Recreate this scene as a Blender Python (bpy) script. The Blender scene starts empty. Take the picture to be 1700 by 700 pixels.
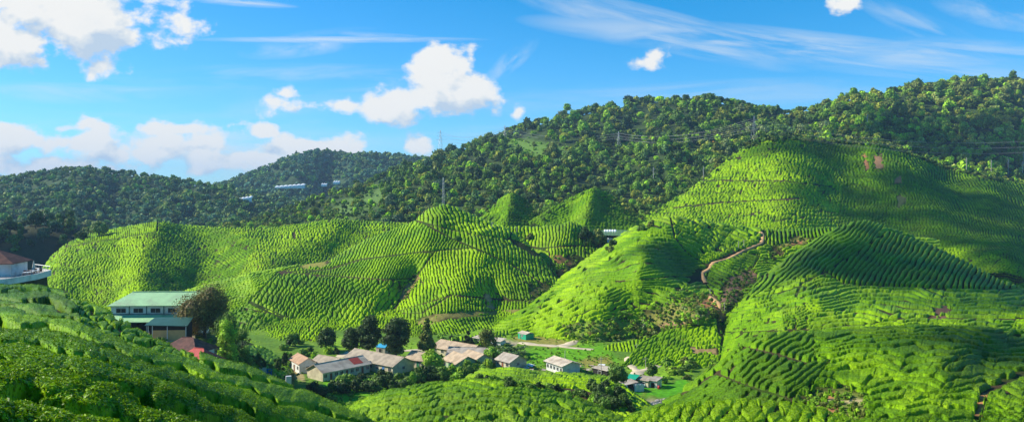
EXPO = 0.55; CLOUDK = 0.74; SKYMUL = (.56, .88, 1.22); HAZE = 0.000085
import bpy, math, random
import numpy as np
from mathutils import Vector, Matrix
random.seed(7); RNG = np.random.default_rng(7)
F, H, CX = 1400.0, 310.0, 850.0        # focal length, horizon row and centre column used to lay out distances
SC = bpy.context.scene
COL = SC.collection
R = math.radians

def W(px, py, Y):
    return np.array([(px - CX) / F * Y, Y, (H - py) / F * Y], float)

# ------------------------------------------------------------------ noise
def _hash(ix, iy, seed):
    h = (ix.astype(np.int64) * 374761393 + iy.astype(np.int64) * 668265263 + seed * 1442695041) & 0xffffffff
    h = ((h ^ (h >> 13)) * 1274126177) & 0xffffffff
    h = (h ^ (h >> 16)) & 0xffffffff
    return h / 4294967295.0
def vnoise(x, y, seed=0):
    x = np.asarray(x, float); y = np.asarray(y, float)
    ix = np.floor(x); iy = np.floor(y); fx = x - ix; fy = y - iy
    fx = fx * fx * (3 - 2 * fx); fy = fy * fy * (3 - 2 * fy)
    a = _hash(ix, iy, seed); b = _hash(ix + 1, iy, seed); c = _hash(ix, iy + 1, seed); d = _hash(ix + 1, iy + 1, seed)
    return a + (b - a) * fx + (c - a) * fy + (a - b - c + d) * fx * fy
def fbm(x, y, seed=0, o=4):
    s = 0; a = 1; t = 0
    for i in range(o):
        s = s + a * vnoise(x * 2 ** i, y * 2 ** i, seed + i * 17); t += a; a *= .5
    return s / t
def sstep(a, b, x):
    t = np.clip((x - a) / (b - a), 0, 1); return t * t * (3 - 2 * t)
def smooth1(a, n):
    if n < 1: return a
    k = np.exp(-np.linspace(-2, 2, 2 * n + 1) ** 2); k /= k.sum()
    return np.convolve(np.pad(a, n, mode='reflect', reflect_type='odd'), k, 'valid')
def dline(px, py, pts):
    d = np.full(px.shape, 1e9)
    for (x0, y0), (x1, y1) in zip(pts[:-1], pts[1:]):
        dx, dy = x1 - x0, y1 - y0; L = dx * dx + dy * dy + 1e-9
        t = np.clip(((px - x0) * dx + (py - y0) * dy) / L, 0, 1)
        d = np.minimum(d, np.hypot(px - x0 - t * dx, py - y0 - t * dy))
    return d
def inpoly(px, py, poly):
    r = np.zeros(px.shape, bool); n = len(poly)
    for i in range(n):
        x0, y0 = poly[i]; x1, y1 = poly[(i + 1) % n]
        if y0 == y1: continue
        c = ((y0 > py) != (y1 > py)) & (px < (x1 - x0) * (py - y0) / (y1 - y0) + x0)
        r ^= c
    return r
def softpoly(px, py, poly, s):
    d = dline(px, py, list(poly) + [poly[0]]); i = inpoly(px, py, poly)
    return sstep(-s, s, np.where(i, d, -d))

# ------------------------------------------------------------------ materials
def new_mat(name):
    m = bpy.data.materials.new(name); m.use_nodes = True
    nt = m.node_tree; b = nt.nodes['Principled BSDF']; return m, nt, b
def N(nt, t, **kw):
    n = nt.nodes.new(t)
    for k, v in kw.items(): setattr(n, k, v)
    return n
def ramp(nt, stops):
    r = N(nt, 'ShaderNodeValToRGB'); cr = r.color_ramp
    while len(cr.elements) > len(stops): cr.elements.remove(cr.elements[-1])
    while len(cr.elements) < len(stops): cr.elements.new(1)
    for e, (p, c) in zip(cr.elements, stops): e.position = p; e.color = (*c, 1)
    return r
def plant_mat(name, nscale, amount, rough=.55, bump=0.0, bscale=4, trans=0.0, spec=.3, rnd=0.0, bdist=.1):
    """green growth: colour from the Col attribute times fine leaf noise"""
    m, nt, b = new_mat(name); L = nt.links.new
    at = N(nt, 'ShaderNodeAttribute', attribute_name='Col')
    geo = N(nt, 'ShaderNodeNewGeometry')
    nz = N(nt, 'ShaderNodeTexNoise'); nz.inputs['Scale'].default_value = nscale; nz.inputs['Detail'].default_value = 3
    L(geo.outputs['Position'], nz.inputs['Vector'])
    mr = N(nt, 'ShaderNodeMapRange'); L(nz.outputs['Fac'], mr.inputs['Value'])
    mr.inputs['From Min'].default_value = .3; mr.inputs['From Max'].default_value = .7
    mr.inputs['To Min'].default_value = 1 - amount; mr.inputs['To Max'].default_value = 1 + amount
    val = mr.outputs['Result']
    if rnd:
        oi = N(nt, 'ShaderNodeObjectInfo'); r2 = N(nt, 'ShaderNodeMapRange'); L(oi.outputs['Random'], r2.inputs['Value'])
        r2.inputs['To Min'].default_value = 1 - rnd; r2.inputs['To Max'].default_value = 1 + rnd
        mm = N(nt, 'ShaderNodeMath', operation='MULTIPLY'); L(val, mm.inputs[0]); L(r2.outputs['Result'], mm.inputs[1]); val = mm.outputs[0]
    mul = N(nt, 'ShaderNodeVectorMath', operation='SCALE'); L(at.outputs['Color'], mul.inputs[0]); L(val, mul.inputs['Scale'])
    L(mul.outputs[0], b.inputs['Base Color'])
    b.inputs['Roughness'].default_value = rough; b.inputs['Specular IOR Level'].default_value = spec
    if bump:
        n2 = N(nt, 'ShaderNodeTexNoise'); n2.inputs['Scale'].default_value = bscale; n2.inputs['Detail'].default_value = 3
        L(geo.outputs['Position'], n2.inputs['Vector'])
        bp = N(nt, 'ShaderNodeBump'); bp.inputs['Strength'].default_value = bump; bp.inputs['Distance'].default_value = bdist
        L(n2.outputs['Fac'], bp.inputs['Height']); L(bp.outputs['Normal'], b.inputs['Normal'])
    if trans:
        tr = N(nt, 'ShaderNodeBsdfTranslucent'); L(mul.outputs[0], tr.inputs['Color'])
        mx = N(nt, 'ShaderNodeMixShader'); mx.inputs[0].default_value = trans
        L(b.outputs[0], mx.inputs[1]); L(tr.outputs[0], mx.inputs[2])
        L(mx.outputs[0], nt.nodes['Material Output'].inputs['Surface'])
    return m
def paint(name, c, rough=.7, var=.18, scale=1.5, spec=.3, metal=0, c2=None, wave=None):
    """painted or weathered surface; c2 = stains; wave = (scale, axis) corrugation"""
    m, nt, b = new_mat(name); L = nt.links.new
    tc = N(nt, 'ShaderNodeTexCoord')
    nz = N(nt, 'ShaderNodeTexNoise'); nz.inputs['Scale'].default_value = scale; nz.inputs['Detail'].default_value = 6
    L(tc.outputs['Object'], nz.inputs['Vector'])
    d = tuple(x * (1 - var) for x in c); l = tuple(min(1, x * (1 + var * .6)) for x in c)
    st = [(.3, d), (.5, c), (.7, l)]
    if c2: st = [(.28, c2), (.46, d), (.56, c), (.75, l)]
    r = ramp(nt, st); L(nz.outputs['Fac'], r.inputs[0]); L(r.outputs[0], b.inputs['Base Color'])
    b.inputs['Roughness'].default_value = rough; b.inputs['Specular IOR Level'].default_value = spec; b.inputs['Metallic'].default_value = metal
    if wave:
        w = N(nt, 'ShaderNodeTexWave'); w.bands_direction = wave[1]; w.inputs['Scale'].default_value = wave[0]
        L(tc.outputs['Object'], w.inputs['Vector'])
        bp = N(nt, 'ShaderNodeBump'); bp.inputs['Strength'].default_value = .7; bp.inputs['Distance'].default_value = .06
        L(w.outputs['Fac'], bp.inputs['Height']); L(bp.outputs['Normal'], b.inputs['Normal'])
    return m
M_TEA = plant_mat('tea_leaf_mass', 3.2, .38, .5, .55, 5, spec=.04)
M_TEAFAR = plant_mat('tea_leaf_mass_far', 1.0, .30, .6, .5, 1.6, spec=.02, bdist=.25)
M_LEAF = plant_mat('tea_leaf', 9, .25, .45, 0, trans=.25, spec=.12)
M_GROUND = plant_mat('earth_and_grass', .8, .3, .9, .5, 1.2, spec=.1, bdist=.25)
M_CROWN = plant_mat('tree_foliage', .35, .30, .6, 0, trans=.18, spec=.2, rnd=.14)
M_FOREST = plant_mat('forest_foliage', .12, .25, .7, 0, trans=.15, spec=.1)
M_BARK = paint('bark', (.12, .09, .065), .9, .4, 3)
M_PATH = paint('dirt_track', (.62, .50, .33), .95, .3, .35)
M_REDPATH = paint('red_earth_track', (.56, .33, .14), .95, .3, .35)

# ------------------------------------------------------------------ meshes
def mk(name, V, Q, mat=None, col=None, smooth=False, parent=None):
    V = np.asarray(V, np.float32); Q = np.asarray(Q, np.int32)
    me = bpy.data.meshes.new(name); k = Q.shape[1]
    me.vertices.add(len(V)); me.vertices.foreach_set('co', V.ravel())
    me.loops.add(Q.size); me.loops.foreach_set('vertex_index', Q.ravel())
    me.polygons.add(len(Q)); me.polygons.foreach_set('loop_start', np.arange(0, Q.size, k, dtype=np.int32))
    me.polygons.foreach_set('use_smooth', np.full(len(Q), smooth, bool))
    me.update(calc_edges=True)
    if col is not None:
        a = me.attributes.new('Col', 'FLOAT_COLOR', 'POINT')
        c = np.ones((len(V), 4), np.float32); c[:, :3] = col; a.data.foreach_set('color', c.ravel())
    if mat: me.materials.append(mat)
    o = bpy.data.objects.new(name, me); COL.objects.link(o)
    if parent: o.parent = parent
    return o
def gridq(nv, nu):
    i = np.arange(nv * nu).reshape(nv, nu)
    return np.stack([i[:-1, :-1], i[:-1, 1:], i[1:, 1:], i[1:, :-1]], -1).reshape(-1, 4)
def tag(o, label=None, cat=None, group=None, kind=None):
    if label: o['label'] = label
    if cat: o['category'] = cat
    if group: o['group'] = group
    if kind: o['kind'] = kind
    return o
def empty(name, loc, rz=0):
    o = bpy.data.objects.new(name, None); COL.objects.link(o); o.location = tuple(float(v) for v in loc); o.rotation_euler = (0, 0, rz)
    o.empty_display_size = .5
    return o

# ------------------------------------------------------------------ terrain
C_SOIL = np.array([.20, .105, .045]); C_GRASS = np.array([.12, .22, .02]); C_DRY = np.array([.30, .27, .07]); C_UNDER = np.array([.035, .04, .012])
T_DARK = np.array([.046, .105, .003]); T_MID = np.array([.112, .245, .003]); T_HI = np.array([.28, .46, .004])
PATCH = {}
class Patch:
    def __init__(s, name, u0, u1, lines, back, step=1.1, sm=8, spurs=(), und=(0, 1, 1), ustep=None):
        s.name = name; us = ustep or step
        U = np.arange(u0, u1 + us, us); n = len(U); s.U = U
        PY = []; YY = []
        for ln in lines:
            a = np.array(ln, float)
            k = int(round(sm / us))
            PY.append(smooth1(np.interp(U, a[:, 0], a[:, 1]), k)); YY.append(smooth1(np.interp(U, a[:, 0], a[:, 2]), k * 2))
        s.crest = PY[-1]
        X = [(U - CX) / F * y for y in YY]; Z = [(H - p) / F * y for p, y in zip(PY, YY)]
        YB = list(YY); ZB = list(Z); XB = list(X)
        for (dy, dz) in back:
            YB.append(YY[-1] + dy); ZB.append(Z[-1] - dz); XB.append((U - CX) / F * (YY[-1] + dy))
        K = len(YB)
        rows = []
        for k in range(K - 1):
            if k < len(PY) - 1: m = int(max(6, np.abs(PY[k + 1] - PY[k]).max() / step))
            else: m = 14 if k == len(PY) - 1 else 6
            rows += [(k, t) for t in np.arange(m) / m]
        rows.append((K - 2, 1.0))
        s.nfront = sum(1 for r_ in rows if r_[0] < len(PY) - 1)
        def herm(A, k, t):
            p0, p1 = A[k], A[k + 1]
            m0 = (A[k + 1] - A[max(k - 1, 0)]) * (.5 if k > 0 else 1); m1 = (A[min(k + 2, K - 1)] - A[k]) * (.5 if k + 2 < K else 1)
            if k == 0: m0 = p1 - p0
            if k + 2 >= K: m1 = p1 - p0
            # limit tangents so a long neighbour does not make the curve overshoot
            lim = 1.6 * np.abs(p1 - p0) + .02 * np.abs(p0)
            m0 = np.clip(m0, -lim, lim); m1 = np.clip(m1, -lim, lim)
            t2, t3 = t * t, t * t * t
            return (2 * t3 - 3 * t2 + 1) * p0 + (t3 - 2 * t2 + t) * m0 + (-2 * t3 + 3 * t2) * p1 + (t3 - t2) * m1
        Yg = np.array([herm(YB, k, t) for k, t in rows]); Zg = np.array([herm(ZB, k, t) for k, t in rows])
        PXg = np.broadcast_to(U, Yg.shape).copy(); Xg = (PXg - CX) / F * Yg
        PYg = H - Zg / Yg * F
        sc = np.ones_like(Yg)
        for pts, w, amp in spurs:
            d = dline(PXg, PYg, pts); sc -= amp / Yg * np.exp(-(d / w) ** 2)
        if und[0]:
            sc += und[0] / Yg * (fbm(PXg / und[1], PYg / und[2], len(name) * 7, 4) - .5) * 2
        s.X, s.Y, s.Z = Xg * sc, Yg * sc, Zg * sc
        s.PX, s.PY = PXg, PYg
        PATCH[name] = s
    def at(s, px, py):
        if px < s.U[0] or px > s.U[-1]: return None
        i = int(np.clip(np.searchsorted(s.U, px), 1, len(s.U) - 1))
        p = s.PY[:, i]; y = s.Y[:, i]
        c = np.nonzero((p[:-1] - py) * (p[1:] - py) <= 0)[0]
        if not len(c): return None
        best = None
        for k in c:
            t = (py - p[k]) / (p[k + 1] - p[k] + 1e-12); yy = y[k] + t * (y[k + 1] - y[k])
            if best is None or yy < best: best = yy
        return best
def at(px, py, only=None):
    best = None
    for n, p in PATCH.items():
        if only and n not in only: continue
        y = p.at(px, py)
        if y is not None and (best is None or y < best): best = y
    if best is None: best = 56 * F / (py - H) if py > H + 8 else 3000
    return W(px, py, best)

def ground_mesh(p, col_fn, stride=3, name='hill'):
    s = (slice(None, None, stride), slice(None, None, stride))
    X, Y, Z, PX, PY = p.X[s], p.Y[s], p.Z[s], p.PX[s], p.PY[s]
    nv, nu = X.shape
    c = col_fn(PX, PY, X, Y).reshape(-1, 3)
    o = mk(name, np.stack([X, Y, Z], -1).reshape(-1, 3), gridq(nv, nu), M_GROUND, c, True)
    tag(o, kind='structure'); return o

def tea(p, regions, default, Hb, soil=(), paths=(), only=None, ylim=(-50, 1760), mat=None, tints=(), jitter=.12, label=None, gapw=.70, depth=.6, hk=.56, cap=1.7, pk=1.0, bead=.4, zero=.90, hvk=.3, tshift=0, base_tint=.5, brkamp=.5):
    """rows of tea bushes following the hill: a displaced sheet, with nothing where it dips under the earth"""
    hi = min(p.X.shape[0], p.nfront + 6)
    cols = (p.U >= ylim[0]) & (p.U <= ylim[1])
    X, Y, Z, PX, PY = (a[:hi][:, cols].copy() for a in (p.X, p.Y, p.Z, p.PX, p.PY))
    crest = p.crest[cols][None, :]
    n1 = fbm(PX / 75, PY / 38, 3, 3) - .5; n2 = fbm(PX / 22, PY / 12, 9, 2) - .5
    def phase(r):
        a = R(r.get('ang', 0)); k = r.get('k', 0)
        w = -math.sin(a) * PX + math.cos(a) * PY
        if k: w = w - k * (crest - crest.mean()) * math.cos(a)
        w = w + r.get('warp', 10) * n1 * 2 + r.get('warp2', 2) * n2 * 2
        pt = r['pitch']
        if isinstance(pt, tuple):
            pa, ya, pb, yb = pt; sl = (pb - pa) / (yb - ya); P = np.maximum(pa + sl * (w - ya), 2.5) * pk; ph = np.log(P / pk) / sl / pk; P = pk * np.exp((np.floor(ph) + .5) * sl * pk)
        else: P = pt * pk; ph = w / P
        q = math.cos(a) * PX + math.sin(a) * PY
        return ph, q, P * np.ones_like(PX)
    S, Q, P = phase(default); T = np.full(PX.shape, default.get('tint', base_tint)); sup = np.ones_like(PX); HB = np.full(PX.shape, float(Hb)); BR = np.full(PX.shape, default.get('brk', brkamp)); BL = np.full(PX.shape, default.get('blen', 3.0))
    for r in regions:
        m = inpoly(PX, PY, r['poly']); s_, q_, P_ = phase(r)
        S = np.where(m, s_, S); Q = np.where(m, q_, Q); P = np.where(m, P_, P)
        if 'tint' in r: T = np.where(m, r['tint'], T)
        HB = np.where(m, Hb * r.get('h', 1), HB); BR = np.where(m, r.get('brk', brkamp), BR); BL = np.where(m, r.get('blen', 3.0), BL)
        if r.get('edge', 1.2): sup *= sstep(.3, r.get('edge', 1.2) + .8, dline(PX, PY, list(r['poly']) + [r['poly'][0]]))
    for pts, w in paths: sup *= sstep(w * .5, w * 1.1 + .8, dline(PX, PY, pts) + w * .5 * n2)
    pn = fbm(PX / 9, PY / 6, 61, 3)
    for poly, s_ in soil:
        k_ = softpoly(PX + 14 * n2, PY + 9 * n2, poly, s_); sup *= 1 - k_ * sstep(.34, .46, pn + .10 * (k_ > .95))
    if only: 
        inc = np.zeros_like(PX)
        for poly in only: inc = np.maximum(inc, softpoly(PX, PY, poly, 1.5))
        sup *= inc
    T = T + tshift
    for poly, v, s_ in tints: T = T + v * softpoly(PX, PY, poly, s_)
    row = np.floor(S); r_ = np.abs(S - row - .5) * 2
    hp = sstep(zero, gapw, r_) * (.86 + .14 * (1 - r_ ** 2))
    # breaks between bushes along a row, different in each row
    HB = np.minimum(HB * 0 + cap, hk * P * Y / F) * (HB / Hb)
    al = (Q + .8 * P * (S - row)) / (P * BL) + _hash(row, row * 0 + 5, 11) * 7
    br = vnoise(al * 2.1, row * 3.7, 21); cut = sstep(.03, .15, np.abs(br - .5) * 2 + (1 - BR) * .15)
    hv = 1 - hvk / 2 + hvk * vnoise(al * 1.7, row * 1.3 + 9, 33)
    fb = (Q + .5 * P * (S - row)) / (P * 1.5) + _hash(row, row * 0 + 3, 19) * 5 + .5 * vnoise(Q / (P * 4), row * 2.1, 51)
    h = hp * (1 - .75 * (1 - cut)) * hv * (1 - bead * sstep(.62, 1, np.abs(fb - np.floor(fb) - .5) * 2))
    lf = RNG.random(PX.shape) - .5
    big = fbm(X / 9, Y / 9, 5, 3)
    h = h + jitter * lf * sstep(0, .3, h) * .8 + min(.10, jitter) * (fbm(PX / 3.1, PY / 2.3, 41, 2) - .5)
    disp = (h * (1 + depth) - depth) * HB * (.9 + .2 * big)
    disp = disp * sup - (1 - sup) * (.6 * HB + .05)
    T2 = np.clip(T + .42 * (big - .5) * 2 + .20 * lf * 2 * .5 + .28 * (hv - 1), 0, 1)
    c = np.where(T2[..., None] < .5, T_DARK + (T_MID - T_DARK) * (T2[..., None] * 2), T_MID + (T_HI - T_MID) * (T2[..., None] * 2 - 1))
    ol = (sstep(.52, .68, fbm(X / 17 + 40, Y / 17, 83, 4)) * .5 + .5 * sstep(.9, .97, _hash(row, np.floor(fb), 7)))[..., None]
    c = c * (1 - .32 * ol) + np.array([.17, .185, .03]) * .32 * ol
    V = np.stack([X, Y, Z + disp], -1)
    q = gridq(*X.shape); dm = disp.reshape(-1)
    hbm = HB.reshape(-1); q = q[dm[q].max(1) > -.12 * hbm[q].mean(1)]
    used = np.zeros(V.shape[0] * V.shape[1], bool); used[q.ravel()] = True
    idx = np.cumsum(used) - 1
    V = V.reshape(-1, 3)[used]; c = c.reshape(-1, 3)[used]; q = idx[q]
    o = mk('tea_bushes', V, q, mat or M_TEA, c, True)
    tag(o, label, 'tea', kind='stuff')
    p.tea = dict(X=X, Y=Y, Z=Z + disp, h=h * sup, c=np.clip(T2, 0, 1), PX=PX, PY=PY)
    return o

def leafquads(C, Nn, size, rng, asp=.55):
    n = len(C)
    Nn = Nn / (np.linalg.norm(Nn, axis=1, keepdims=True) + 1e-9)
    r = rng.normal(size=(n, 3)); t = np.cross(Nn, r); t /= (np.linalg.norm(t, axis=1, keepdims=True) + 1e-9)
    b = np.cross(Nn, t); s = np.asarray(size).reshape(-1, 1) * np.ones((n, 1))
    t = t * s; b = b * s * asp
    V = np.stack([C - t, C - b * .9, C + t, C + b * .9], 1).reshape(-1, 3)
    return V, np.arange(4 * n).reshape(-1, 4)
def tea_leaves(p, n, smin, px_size, label, ylim=720):
    t = p.tea; ok = (t['h'] > .12) & (t['PY'] < ylim)
    ax = [np.gradient(t[k], axis=0) for k in 'XYZ']; bx_ = [np.gradient(t[k], axis=1) for k in 'XYZ']; SN = np.cross(np.stack(bx_, -1), np.stack(ax, -1)); SN *= np.sign(SN[..., 2:3] + 1e-9); SN /= np.linalg.norm(SN, axis=-1, keepdims=True) + 1e-9; SN = SN.reshape(-1, 3); idx = np.nonzero(ok.ravel())[0]
    pick = RNG.choice(idx, n)
    g = lambda k: t[k].ravel()[pick]
    Y = g('Y'); C = np.stack([g('X'), Y, g('Z')], 1) + RNG.normal(size=(n, 3)) * (.012 + .0004 * Y)[:, None]
    C[:, 2] += .012
    Nn = RNG.normal(size=(n, 3)) * .42 + SN[pick]
    V, Q = leafquads(C, Nn, np.maximum(smin, px_size * Y / F) * RNG.uniform(.7, 1.3, n), RNG)
    T = np.clip(g('c') + RNG.normal(size=n) * .28 + .06, 0, 1.15)[:, None]
    c = np.where(T < .5, T_DARK + (T_MID - T_DARK) * (T * 2), T_MID + (T_HI - T_MID) * (T * 2 - 1))
    o = mk('tea_leaves', V, Q, M_LEAF, np.repeat(c, 4, 0)); tag(o, label, 'tea', kind='stuff')
# ================================================================== the hills (px, py, distance)
def addp(*a, **k): return Patch(*a, **k)
A = addp('near_slope', -260, 720, [
    [(-260, 900, 8), (0, 860, 9), (300, 860, 14), (500, 860, 30), (620, 860, 38), (720, 900, 42)],
    [(-260, 640, 16), (0, 650, 20), (150, 660, 24), (300, 690, 33), (450, 725, 44), (600, 790, 52), (720, 840, 56)],
    [(-260, 540, 55), (0, 548, 56), (130, 560, 56), (260, 605, 56), (400, 660, 56), (520, 715, 58), (620, 760, 62), (720, 810, 66)],
    [(-260, 474, 128), (0, 482, 124), (60, 484, 118), (90, 492, 112), (130, 502, 104), (180, 522, 95), (230, 556, 88), (270, 578, 84), (330, 602, 80), (400, 617, 80), (450, 640, 78), (520, 668, 74), (600, 704, 70), (720, 770, 70)]],
    [(14, 8), (60, 46)], step=1.2, sm=10, und=(1.2, 90, 40))
B = addp('centre_knoll', 480, 1180, [
    [(480, 860, 62), (800, 860, 62), (1180, 860, 62)],
    [(480, 745, 92), (620, 735, 92), (850, 720, 92), (1050, 735, 92), (1180, 740, 92)],
    [(480, 735, 150), (560, 688, 150), (600, 668, 150), (640, 652, 150), (700, 640, 150), (780, 633, 150), (850, 634, 150), (910, 650, 148), (960, 664, 148), (1010, 684, 146), (1050, 704, 140), (1110, 730, 130), (1180, 760, 120)]],
    [(12, 7), (45, 34)], step=1.1, und=(1.0, 60, 30), sm=6)
B2 = addp('lower_tea_field', 740, 1080, [
    [(740, 780, 158), (800, 740, 158), (880, 706, 158), (1010, 716, 158), (1080, 720, 158)],
    [(740, 688, 195), (780, 655, 195), (850, 632, 195), (950, 640, 195), (1020, 652, 190), (1080, 676, 186)],
    [(740, 656, 222), (765, 632, 224), (800, 614, 228), (850, 611, 230), (900, 620, 228), (960, 620, 228), (1010, 627, 222), (1036, 640, 210), (1080, 674, 196)]],
    [(6, 3), (14, 14)], step=1.1, und=(1.0, 50, 20), sm=5)
C = addp('front_knoll', 990, 1560, [
    [(990, 830, 46), (1250, 830, 46), (1560, 830, 46)],
    [(990, 745, 60), (1120, 712, 60), (1250, 705, 60), (1370, 712, 60), (1450, 740, 60), (1560, 780, 60)],
    [(990, 728, 80), (1040, 700, 80), (1090, 682, 82), (1150, 673, 84), (1230, 669, 84), (1320, 674, 82), (1380, 688, 80), (1430, 712, 76), (1560, 780, 70)]],
    [(8, 4), (30, 22)], step=1.1, und=(.5, 60, 30), sm=6)
D = addp('right_knoll', 1020, 1960, [
    [(1020, 860, 88), (1300, 860, 84), (1960, 860, 84)],
    [(1020, 760, 128), (1100, 735, 128), (1200, 712, 120), (1300, 700, 110), (1500, 690, 106), (1960, 690, 104)],
    [(1020, 722, 152), (1100, 694, 150), (1170, 652, 146), (1230, 620, 140), (1300, 614, 134), (1500, 608, 130), (1960, 610, 130)],
    [(1020, 706, 170), (1060, 690, 170), (1110, 668, 170), (1160, 630, 168), (1210, 592, 165), (1245, 568, 162), (1275, 558, 160), (1330, 555, 160), (1400, 551, 160), (1460, 545, 160), (1520, 543, 160), (1600, 546, 160), (1700, 552, 160), (1960, 566, 160)]],
    [(14, 8), (50, 26)], step=1.1, und=(2.4, 110, 45), sm=7, spurs=[([(1640, 600), (1700, 585), (1800, 560)], 26, -5), ([(1560, 600), (1640, 560)], 30, 4)])
S = addp('spur', 1030, 1236, [
    [(1030, 622, 250), (1080, 618, 252), (1150, 616, 252), (1236, 618, 252)],
    [(1030, 616, 252), (1050, 604, 258), (1075, 592, 264), (1130, 582, 266), (1190, 578, 266), (1210, 596, 262), (1236, 612, 254)],
    [(1030, 610, 256), (1048, 590, 266), (1062, 572, 276), (1090, 558, 284), (1130, 545, 290), (1165, 536, 292), (1190, 533, 292), (1198, 545, 286), (1210, 575, 275), (1236, 606, 256)]],
    [(6, 3), (20, 12)], step=1.0, sm=2, und=(1.2, 30, 16))
E = addp('shaded_hill', 1110, 2000, [
    [(1110, 672, 225), (1200, 655, 232), (1240, 640, 218), (1300, 628, 208), (1500, 615, 196), (2000, 615, 196)],
    [(1110, 624, 250), (1190, 612, 258), (1206, 578, 256), (1228, 550, 250), (1300, 535, 240), (1500, 528, 232), (2000, 530, 232)],
    [(1110, 598, 272), (1186, 594, 278), (1200, 556, 288), (1215, 522, 295), (1250, 494, 296), (1330, 485, 290), (1430, 482, 290), (1560, 482, 292), (1650, 486, 300), (1740, 496, 306), (2000, 510, 310)],
    [(1110, 594, 278), (1186, 590, 284), (1198, 545, 300), (1206, 520, 308), (1235, 492, 325), (1265, 462, 345), (1300, 434, 360), (1340, 407, 372), (1385, 382, 380), (1420, 370, 384), (1440, 369, 384), (1475, 379, 384), (1510, 392, 380), (1560, 413, 372), (1610, 440, 362), (1660, 468, 352), (1710, 482, 346), (1780, 486, 346), (2000, 500, 346)]],
    [(25, 14), (60, 44)], step=1.05, sm=5, und=(4.5, 90, 50), spurs=[([(1425, 360), (1390, 420), (1350, 480)], 45, 9)])
Fh = addp('middle_hill', 810, 1560, [
    [(810, 582, 298), (870, 580, 300), (1000, 574, 304), (1110, 564, 302), (1250, 575, 290), (1560, 560, 300)],
    [(810, 562, 306), (870, 563, 304), (950, 568, 303), (1060, 554, 306), (1130, 530, 300), (1200, 505, 303), (1250, 500, 318), (1400, 500, 360), (1560, 500, 360)],
    [(810, 545, 330), (870, 520, 335), (950, 480, 345), (1060, 462, 335), (1150, 460, 350), (1200, 450, 366), (1280, 440, 384), (1400, 430, 400), (1560, 430, 400)],
    [(810, 540, 350), (870, 515, 365), (920, 470, 395), (960, 440, 408), (1000, 412, 416), (1040, 385, 420), (1080, 368, 424), (1112, 361, 426), (1150, 366, 430), (1200, 374, 436), (1250, 380, 440), (1300, 384, 440), (1370, 380, 440), (1430, 384, 440), (1560, 400, 440)]],
    [(30, 14), (70, 40)], step=1.05, sm=8, und=(5, 80, 50), spurs=[([(1112, 355), (1090, 405), (1020, 470), (960, 540)], 50, 10), ([(1150, 365), (1190, 400), (1215, 440)], 32, 3), ([(1110, 430), (1165, 470), (1190, 520)], 24, -6), ([(1080, 440), (1130, 490), (1160, 530)], 34, 12)])
G2 = addp('saddle_knoll', 770, 1080, [
    [(770, 470, 400), (900, 480, 400), (1080, 470, 400)],
    [(770, 420, 440), (880, 430, 440), (960, 425, 440), (1080, 440, 440)],
    [(770, 372, 470), (800, 374, 470), (850, 379, 472), (890, 379, 474), (925, 376, 476), (948, 370, 476), (975, 380, 474), (1000, 398, 470), (1020, 418, 464), (1080, 470, 440)]],
    [(14, 8), (30, 26)], step=1.1, sm=4, und=(2.5, 60, 30), spurs=[([(945, 368), (920, 420), (915, 470)], 24, 8), ([(870, 400), (880, 470)], 26, -8)])
G = addp('bright_hill', 220, 980, [
    [(220, 610, 270), (400, 600, 285), (600, 590, 290), (800, 585, 290), (980, 585, 290)],
    [(220, 545, 320), (400, 545, 322), (520, 565, 318), (640, 548, 325), (720, 535, 328), (870, 535, 335), (980, 560, 330)],
    [(220, 515, 350), (350, 500, 360), (450, 490, 365), (560, 480, 370), (700, 450, 372), (800, 450, 375), (880, 480, 375), (980, 540, 360)],
    [(220, 505, 380), (300, 485, 392), (350, 470, 400), (420, 453, 410), (470, 444, 416), (540, 434, 424), (570, 420, 430), (610, 400, 436), (650, 383, 440), (688, 368, 442), (712, 350, 446), (735, 343, 448), (762, 349, 448), (800, 367, 446), (845, 384, 440), (870, 400, 434), (900, 428, 424), (925, 458, 412), (930, 486, 400), (945, 530, 380), (980, 560, 350)]],
    [(22, 10), (60, 44)], step=1.0, sm=5, und=(5, 85, 45), spurs=[([(735, 340), (700, 400), (590, 455), (430, 470)], 34, 9), ([(800, 405), (850, 450), (915, 485)], 36, 10), ([(692, 455), (660, 500), (630, 540)], 22, -9), ([(760, 470), (740, 520)], 40, 7), ([(810, 480), (830, 520)], 18, -6)])
Hh = addp('left_hill', -160, 860, [
    [(-160, 600, 300), (300, 570, 290), (860, 570, 300)],
    [(-160, 520, 370), (60, 510, 375), (240, 505, 370), (420, 490, 400), (640, 460, 440), (860, 450, 440)],
    [(-160, 470, 460), (60, 462, 460), (100, 435, 480), (240, 435, 460), (420, 435, 480), (640, 420, 520), (860, 410, 520)],
    [(-160, 470, 520), (30, 468, 528), (70, 447, 545), (85, 425, 560), (115, 402, 575), (160, 385, 590), (220, 375, 596), (262, 368, 598), (300, 374, 602), (380, 379, 610), (460, 378, 616), (520, 370, 622), (560, 365, 624), (620, 369, 626), (700, 372, 626), (860, 378, 620)]],
    [(40, 12), (60, 40)], step=1.1, sm=7, und=(9, 85, 55), spurs=[([(262, 362), (240, 400), (236, 440), (232, 510)], 40, 34), ([(330, 372), (350, 420), (335, 480)], 34, -26), ([(395, 378), (420, 410), (440, 450)], 30, 16), ([(555, 366), (480, 410), (450, 440)], 36, 22), ([(600, 372), (560, 420)], 26, -14), ([(170, 385), (110, 440), (90, 480)], 34, 12)])
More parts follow.
